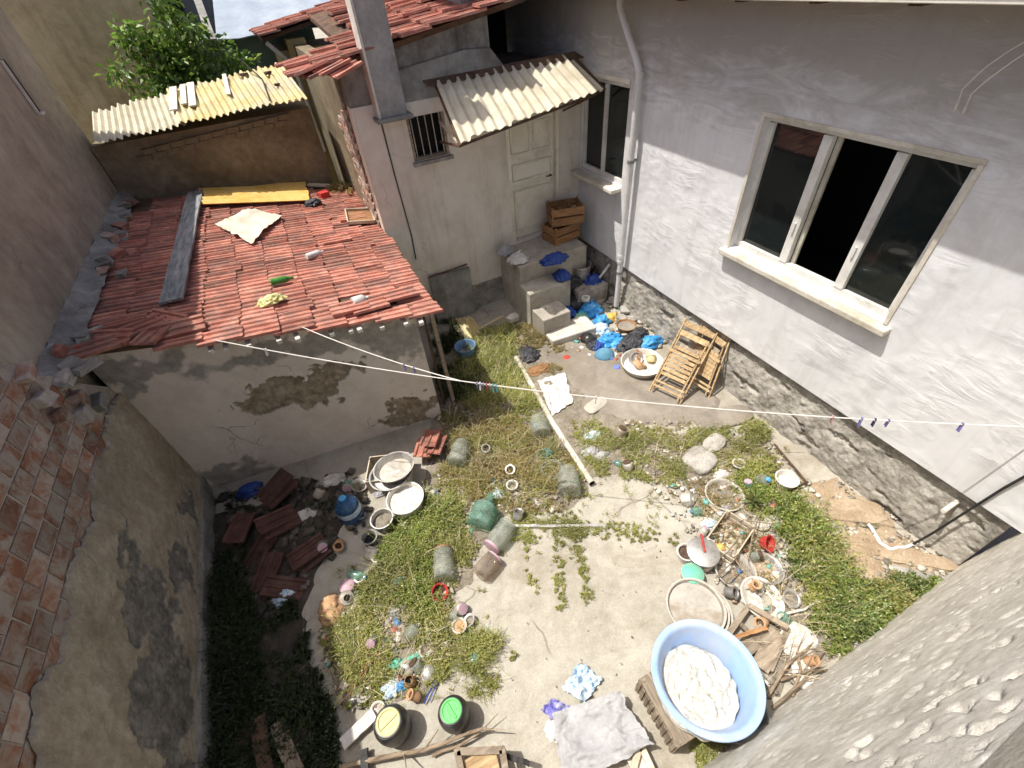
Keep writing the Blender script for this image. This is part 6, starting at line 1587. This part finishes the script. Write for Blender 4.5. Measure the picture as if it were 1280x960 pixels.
weeds('weed_patch', 'green weeds mixed into the grass by the white pipe', pG, 500, .15, .022, g_leaf, 4, 8, .7, 6)
pG2 = A([(535, 400), (570, 400), (600, 450), (620, 500), (560, 520), (545, 480)])
grass('grass_patch', 'shaded green grass beside the shed wall', pG2, 3500, .16, g_leaf_shade, 7)
pD = A([(620, 405), (650, 398), (700, 425), (715, 455), (690, 470), (660, 430), (640, 440)])
weeds('weed_patch', 'reddish dry weeds in front of the bottom stair slab', pD, 380, .16, .022, g_leaf_dry, 4, 9, .7, 8)
pE = A([(715, 520), (770, 530), (850, 540), (930, 530), (960, 560), (945, 600), (880, 590), (850, 610), (790, 600), (745, 595), (720, 560)])
weeds('weed_patch', 'sparse weeds around the iron hoop and log slice', pE, 1000, .12, .020, g_leaf_yel, 4, 8, .9, 9, 3, -.05)
weeds('weed_patch', 'green weeds between log slice and plinth', A([(915, 545), (950, 525), (975, 560), (970, 610), (935, 640), (905, 600)]), 210, .20, .026, g_leaf_yel, 5, 9, .7, 10, 4.0, .05)
pF = A([(262, 690), (300, 680), (330, 720), (370, 760), (395, 820), (420, 900), (430, 990), (250, 990)])
weeds('weed_patch', 'shade-darkened green weeds filling the shaded trench by the boundary wall', pF, 1300, .28, .030, g_leaf_shade, 5, 11, .7, 11, 2.0, -.35)
weeds('weed_patch', 'sparse green weeds over the shaded heap', A([(280, 620), (400, 600), (430, 620), (400, 700), (300, 720)]), 160, .14, .028, g_leaf_shade, 4, 8, .8, 12)
pH = A([(575, 790), (600, 790), (650, 810), (640, 835), (610, 870), (580, 870), (560, 830)])
weeds('low_bush', 'sparse wiry low bush beside the green lidded barrel', pH, 170, .22, .020, g_leaf_yel, 5, 12, 1.0, 13, 3, .05, kind=None, cat='bush')
pV = [A([(650, 655), (662, 655), (672, 745), (660, 750)]), A([(690, 660), (702, 660), (708, 760), (696, 762)]), A([(712, 655), (722, 655), (742, 752), (730, 755)]), A([(700, 650), (790, 655), (850, 668), (845, 680), (790, 678), (700, 672)]), A([(640, 640), (720, 640), (735, 680), (640, 680)])]
for k, pv in enumerate(pV):
    weeds('creeper', ['trailing creeper running over the bare slab towards the barrels', 'middle creeper strand trailing over the bare slab', 'creeper strand trailing beside the middle one on the slab', 'creeper growing along the slab joint towards the pots', 'green creeper clump around the grey metal profile'][k], pv, [60, 60, 55, 120, 190][k], .06, .020, g_leaf_yel, 4, 8, 1.4, 20 + k, 4, -.3, kind=None, cat='creeper')
def bush(label, px, py, rad, h, n, seed, group):
    c = at(px, py); rr = random.Random(seed)
    poly = [c + Vector((math.cos(k * .524), math.sin(k * .524), 0)) * rad * rr.uniform(.7, 1.2) for k in range(12)]
    return tag(weeds('green_bush', label, poly, n, h, .034, [g_leaf_bush, g_leaf, g_leaf_yel][seed % 3], 6, 9, .75, seed, 6.0, .0, wl=.5, lk=1.0, kind=None, cat='bush'), group=group)
for k, (px, py, rad, h) in enumerate(((990, 640, .17, .28), (1004, 670, .22, .40), (1024, 698, .22, .36), (998, 708, .14, .24), (1042, 730, .20, .38), (1018, 745, .15, .24), (1054, 768, .18, .30), (1034, 795, .16, .28))):
    bush('bright green bush in the row beside the orange soil', px, py, rad, h, int(430 * rad * rad * 3.14 * 3), 300 + k, 'bushes beside the orange soil')
for k, (px, py, rad, h) in enumerate(((1080, 758, .20, .24), (1108, 750, .18, .22), (1140, 742, .16, .20), (1165, 736, .10, .15))):
    bush('low green bush at the foot of the rough wall', px, py, rad, h, int(380 * rad * rad * 3.14 * 3), 340 + k, 'low bushes along the rough wall')
weeds('weed_patch', 'thin weeds at the rough wall foot below the tub', A([(860, 925), (960, 900), (960, 930), (870, 965)]), 90, .10, .022, g_leaf_yel, 4, 8, .8, 32)
weeds('weed_patch', 'weeds growing by the plinth between pail and bush', A([(925, 590), (965, 600), (1000, 625), (1000, 650), (950, 650), (920, 620)]), 150, .18, .030, g_leaf, 5, 8, .8, 33, 4.0, .05)
weeds('weed_patch', 'dry thin weeds between the vegetable crate and pots', A([(850, 600), (900, 600), (960, 640), (965, 700), (990, 760), (930, 740), (880, 660), (850, 640)]), 240, .08, .016, g_leaf_dry, 4, 8, 1.0, 34, 3, .05)
weeds('weed_patch', 'little weeds growing out of the brick wall corner above roof', [Vector((x, y, 0)) for x, y in ((.62, 8.9), (1.0, 8.8), (1.02, 9.5), (.7, 9.5))], 60, .22, .03, g_leaf_dry, 4, 8, .6, 35, z0=1.92)
for k, (pl, n_, h_) in enumerate(((pA, 130, .30), (pB, 150, .28), (pG, 90, .32), (pE, 70, .22))):
    weeds('tall_weeds', ['tall wispy stems rising over the front weeds', 'tall wispy stems by the white pipe', 'tall wispy stems in the grass by the stair', 'tall wispy stems around the iron hoop'][k], pl, n_, h_, .022, [g_leaf_yel, g_leaf_dry, g_leaf_yel, g_leaf][k], 3, 12, .8, 60 + k, 3.5, .0, wl=.3)
weeds('weed_patch', 'stray small weeds scattered over the yard slab edge', A([(410, 700), (560, 560), (760, 560), (850, 640), (760, 700), (640, 700), (600, 800), (640, 880), (470, 910), (400, 850)]), 330, .07, .018, g_leaf_yel, 4, 7, 1.3, 71, 5.0, .12)
weeds('weed_patch', 'stray small weeds between the pots and the plinth', A([(780, 520), (960, 520), (1010, 610), (1000, 860), (920, 880), (960, 760), (880, 640), (800, 600)]), 260, .08, .018, g_leaf_dry, 4, 7, 1.2, 72, 5.0, .1)
m_straw = M('straw', (.36, .29, .18), (.50, .42, .28), (.60, .53, .38), sc=9, bump=0, rnd=0, island=.35)
for k, (pl, n_, h_) in enumerate(((pA, 420, .20), (pB, 600, .20), (pG, 300, .22), (pE, 260, .14), (A([(960, 630), (1060, 690), (1070, 780), (1000, 860), (950, 880), (940, 760)]), 260, .22), (A([(850, 600), (960, 620), (970, 720), (900, 720)]), 200, .12))):
    grass('dry_stalks', ['dry straw stalks over the front weeds', 'dry straw stalks by the white pipe', 'dry straw stalks in the grass by the stair', 'dry straw stalks around the iron hoop', 'dry straw stalks between the green bushes', 'dry straw stalks around the vegetable crate'][k], pl, n_, h_, m_straw, 80 + k, 3, -.1, .0022, 1.3)
# young plant with lance leaves
yp = thing('young_plant', 'young plant with long bright green lance leaves by the wide pan', 'plant', at(938, 632))
rng = np.random.default_rng(3); n = 26; az = rng.uniform(0, 2 * np.pi, n); el = rng.uniform(.2, 1.2, n)
d = np.stack([np.cos(az) * np.cos(el), np.sin(az) * np.cos(el), np.sin(el)], 1); b = np.stack([np.zeros(n), np.zeros(n), rng.uniform(.03, .18, n)], 1)
V, F = leaf_quads(b, d, rng.uniform(.12, .2, n), np.full(n, .035), rng, .2); fast('leaves', V, F, g_leaf_bush, yp)
MB().tube([(0, 0, 0), (.01, 0, .1), (.0, .01, .2)], .006, 6, .5).build('stem', m_bark, yp)

# ================================================================== tree behind the lean-to
tc = thing('tree', 'leafy green tree rising behind the lean-to roof', 'tree', (-1.0, 11.55, 0))
MB().tube([(0, 0, 0), (.05, .0, 1.2), (-.05, .05, 2.4), (.05, .1, 3.3)], .11, 10, .5).build('trunk', m_bark, tc, smooth=True)
rt = random.Random(5); tips = []
lm = MB()
for k in range(16):
    a = rt.uniform(0, 6.28); s_ = Vector((0, .05, 2.2 + .07 * k)); e_ = Vector((math.cos(a) * rt.uniform(.3, .7), math.sin(a) * rt.uniform(.3, .5), rt.uniform(2.9, 4.4)))
    mid = s_.lerp(e_, .5) + Vector((0, 0, .2)); lm.tube([s_, mid, e_], .03, 6, .3); tips += [e_, mid.lerp(e_, .5), mid]
lm.build('limbs', m_bark, tc, smooth=True)
tips += [Vector((.85, -.2, 3.6)), Vector((.6, -.35, 3.5)), Vector((.35, -.3, 3.75)), Vector((-.6, -.35, 3.5)), Vector((-.85, -.2, 3.9)), Vector((.15, -.2, 4.5)), Vector((.2, -.1, 4.8)), Vector((1.05, -.1, 3.75)), Vector((.75, -.3, 4.0)), Vector((.5, -.3, 4.3)), Vector((.95, -.3, 3.45)), Vector((-.2, -.4, 3.7)), Vector((-.5, -.2, 4.3))]
rng = np.random.default_rng(9); BB = []; DD = []
for tpt in tips:
    m_ = 120; r_ = rng.normal(size=(m_, 3)); r_ /= np.linalg.norm(r_, axis=1)[:, None]; rad = rng.uniform(.05, .30, m_)[:, None]
    BB.append(np.array(tpt) + r_ * rad); q = r_ * .6 + rng.normal(size=(m_, 3)) * .5; q[:, 2] -= .35; DD.append(q / np.linalg.norm(q, axis=1)[:, None])
BB = np.concatenate(BB); DD = np.concatenate(DD); Ls = rng.uniform(.07, .17, len(BB))
V, F = leaf_quads(BB, DD, Ls, Ls * .45, rng, .22); fast('crown', V, F, g_tree, tc)

# ================================================================== small rubble and litter
def bits(name, label, poly, n, s0, s1, mat, seed):
    rng = np.random.default_rng(seed); x, y, f, e = scatter(poly, n, rng, 3, -.3, seed); k = len(x)
    s = rng.uniform(s0, s1, k) * rng.uniform(.5, 1.3, k); cube = np.array([[a, b, c] for c in (-1, 1) for b in (-1, 1) for a in (-1, 1)], float) * .5
    V = cube[None] * np.stack([s, s * rng.uniform(.5, 1, k), s * rng.uniform(.15, .6, k)], 1)[:, None, :] + rng.normal(size=(k, 8, 3)) * (s * .12)[:, None, None]
    az = rng.uniform(0, 6.28, k); c_, s_ = np.cos(az)[:, None], np.sin(az)[:, None]
    X = V[..., 0] * c_ - V[..., 1] * s_; Y_ = V[..., 0] * s_ + V[..., 1] * c_
    V = np.stack([X + x[:, None], Y_ + y[:, None], V[..., 2] + .02 + (s * .2)[:, None]], 2).reshape(-1, 3)
    q = (np.arange(k) * 8)[:, None, None]; F = (q + np.array([[0, 2, 3, 1], [4, 5, 7, 6], [0, 1, 5, 4], [2, 6, 7, 3], [0, 4, 6, 2], [1, 3, 7, 5]])[None]).reshape(-1, 4)
    return tag(fast(name, V, F, mat), label, 'rubble', None, 'stuff')
bits('rubble', 'small rubble and litter in the front weeds', pA, 900, .015, .06, m_bits, 1)
def litter_mat():
    t = NT('mixed_litter'); ge = t.n('ShaderNodeNewGeometry')
    t.l(t.ramp(ge.outputs['Random Per Island'], [(0, (.62, .60, .55)), (.2, (.30, .22, .15)), (.35, (.55, .56, .56)), (.5, (.10, .22, .42)), (.6, (.50, .42, .30)), (.75, (.14, .36, .32)), (.85, (.40, .12, .08)), (.92, (.66, .64, .60))], 'CONSTANT'), t.p.inputs['Base Color'])
    t.p.inputs['Roughness'].default_value = .5
    return t.m
m_litter = litter_mat()
bits('litter', 'mixed plastic and paper scraps in the front weeds', pA, 260, .02, .07, m_litter, 21)
bits('litter', 'mixed scraps in the weeds by the white pipe', pB, 160, .02, .06, m_litter, 22)
bits('litter', 'mixed scraps around the pots and crate', A([(830, 600), (960, 600), (980, 700), (960, 840), (900, 740), (850, 700)]), 160, .02, .06, m_litter, 23)
bits('litter', 'mixed scraps around the blue bags', A([(700, 380), (780, 380), (840, 430), (760, 460), (700, 430)]), 120, .03, .08, m_litter, 24)
bits('rubble', 'small stones among the dry weeds by the white pipe', pB, 700, .012, .05, m_bits, 2)
bits('rubble', 'small stones around the pots and the vegetable crate', A([(780, 520), (960, 540), (1010, 620), (980, 760), (900, 740), (840, 640), (780, 600)]), 900, .01, .045, m_bits, 3)
m_bitsd = M('shade_rubble_bits', (.04, .035, .03), (.09, .08, .065), (.16, .145, .12), sc=3, bump=.3, rnd=0, island=.5)  # rubble copy with the heap's shade put into its colour
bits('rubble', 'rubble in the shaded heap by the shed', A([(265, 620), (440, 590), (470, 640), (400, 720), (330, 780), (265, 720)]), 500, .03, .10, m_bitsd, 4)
bits('rubble', 'rubble on orange soil along the plinth', A([(980, 600), (1060, 600), (1190, 705), (1170, 745), (1040, 760), (1000, 860), (930, 880), (960, 780)]), 700, .012, .05, m_bits, 5)
bits('rubble', 'rubble by the foot of the downpipe', A([(740, 370), (790, 375), (850, 420), (820, 440), (730, 420)]), 350, .02, .07, m_bits, 6)
bits('gravel', 'scattered grit on the bare yard slab', A([(600, 640), (850, 600), (860, 700), (820, 850), (700, 960), (480, 960), (560, 880), (640, 800)]), 160, .004, .013, m_bits, 7)
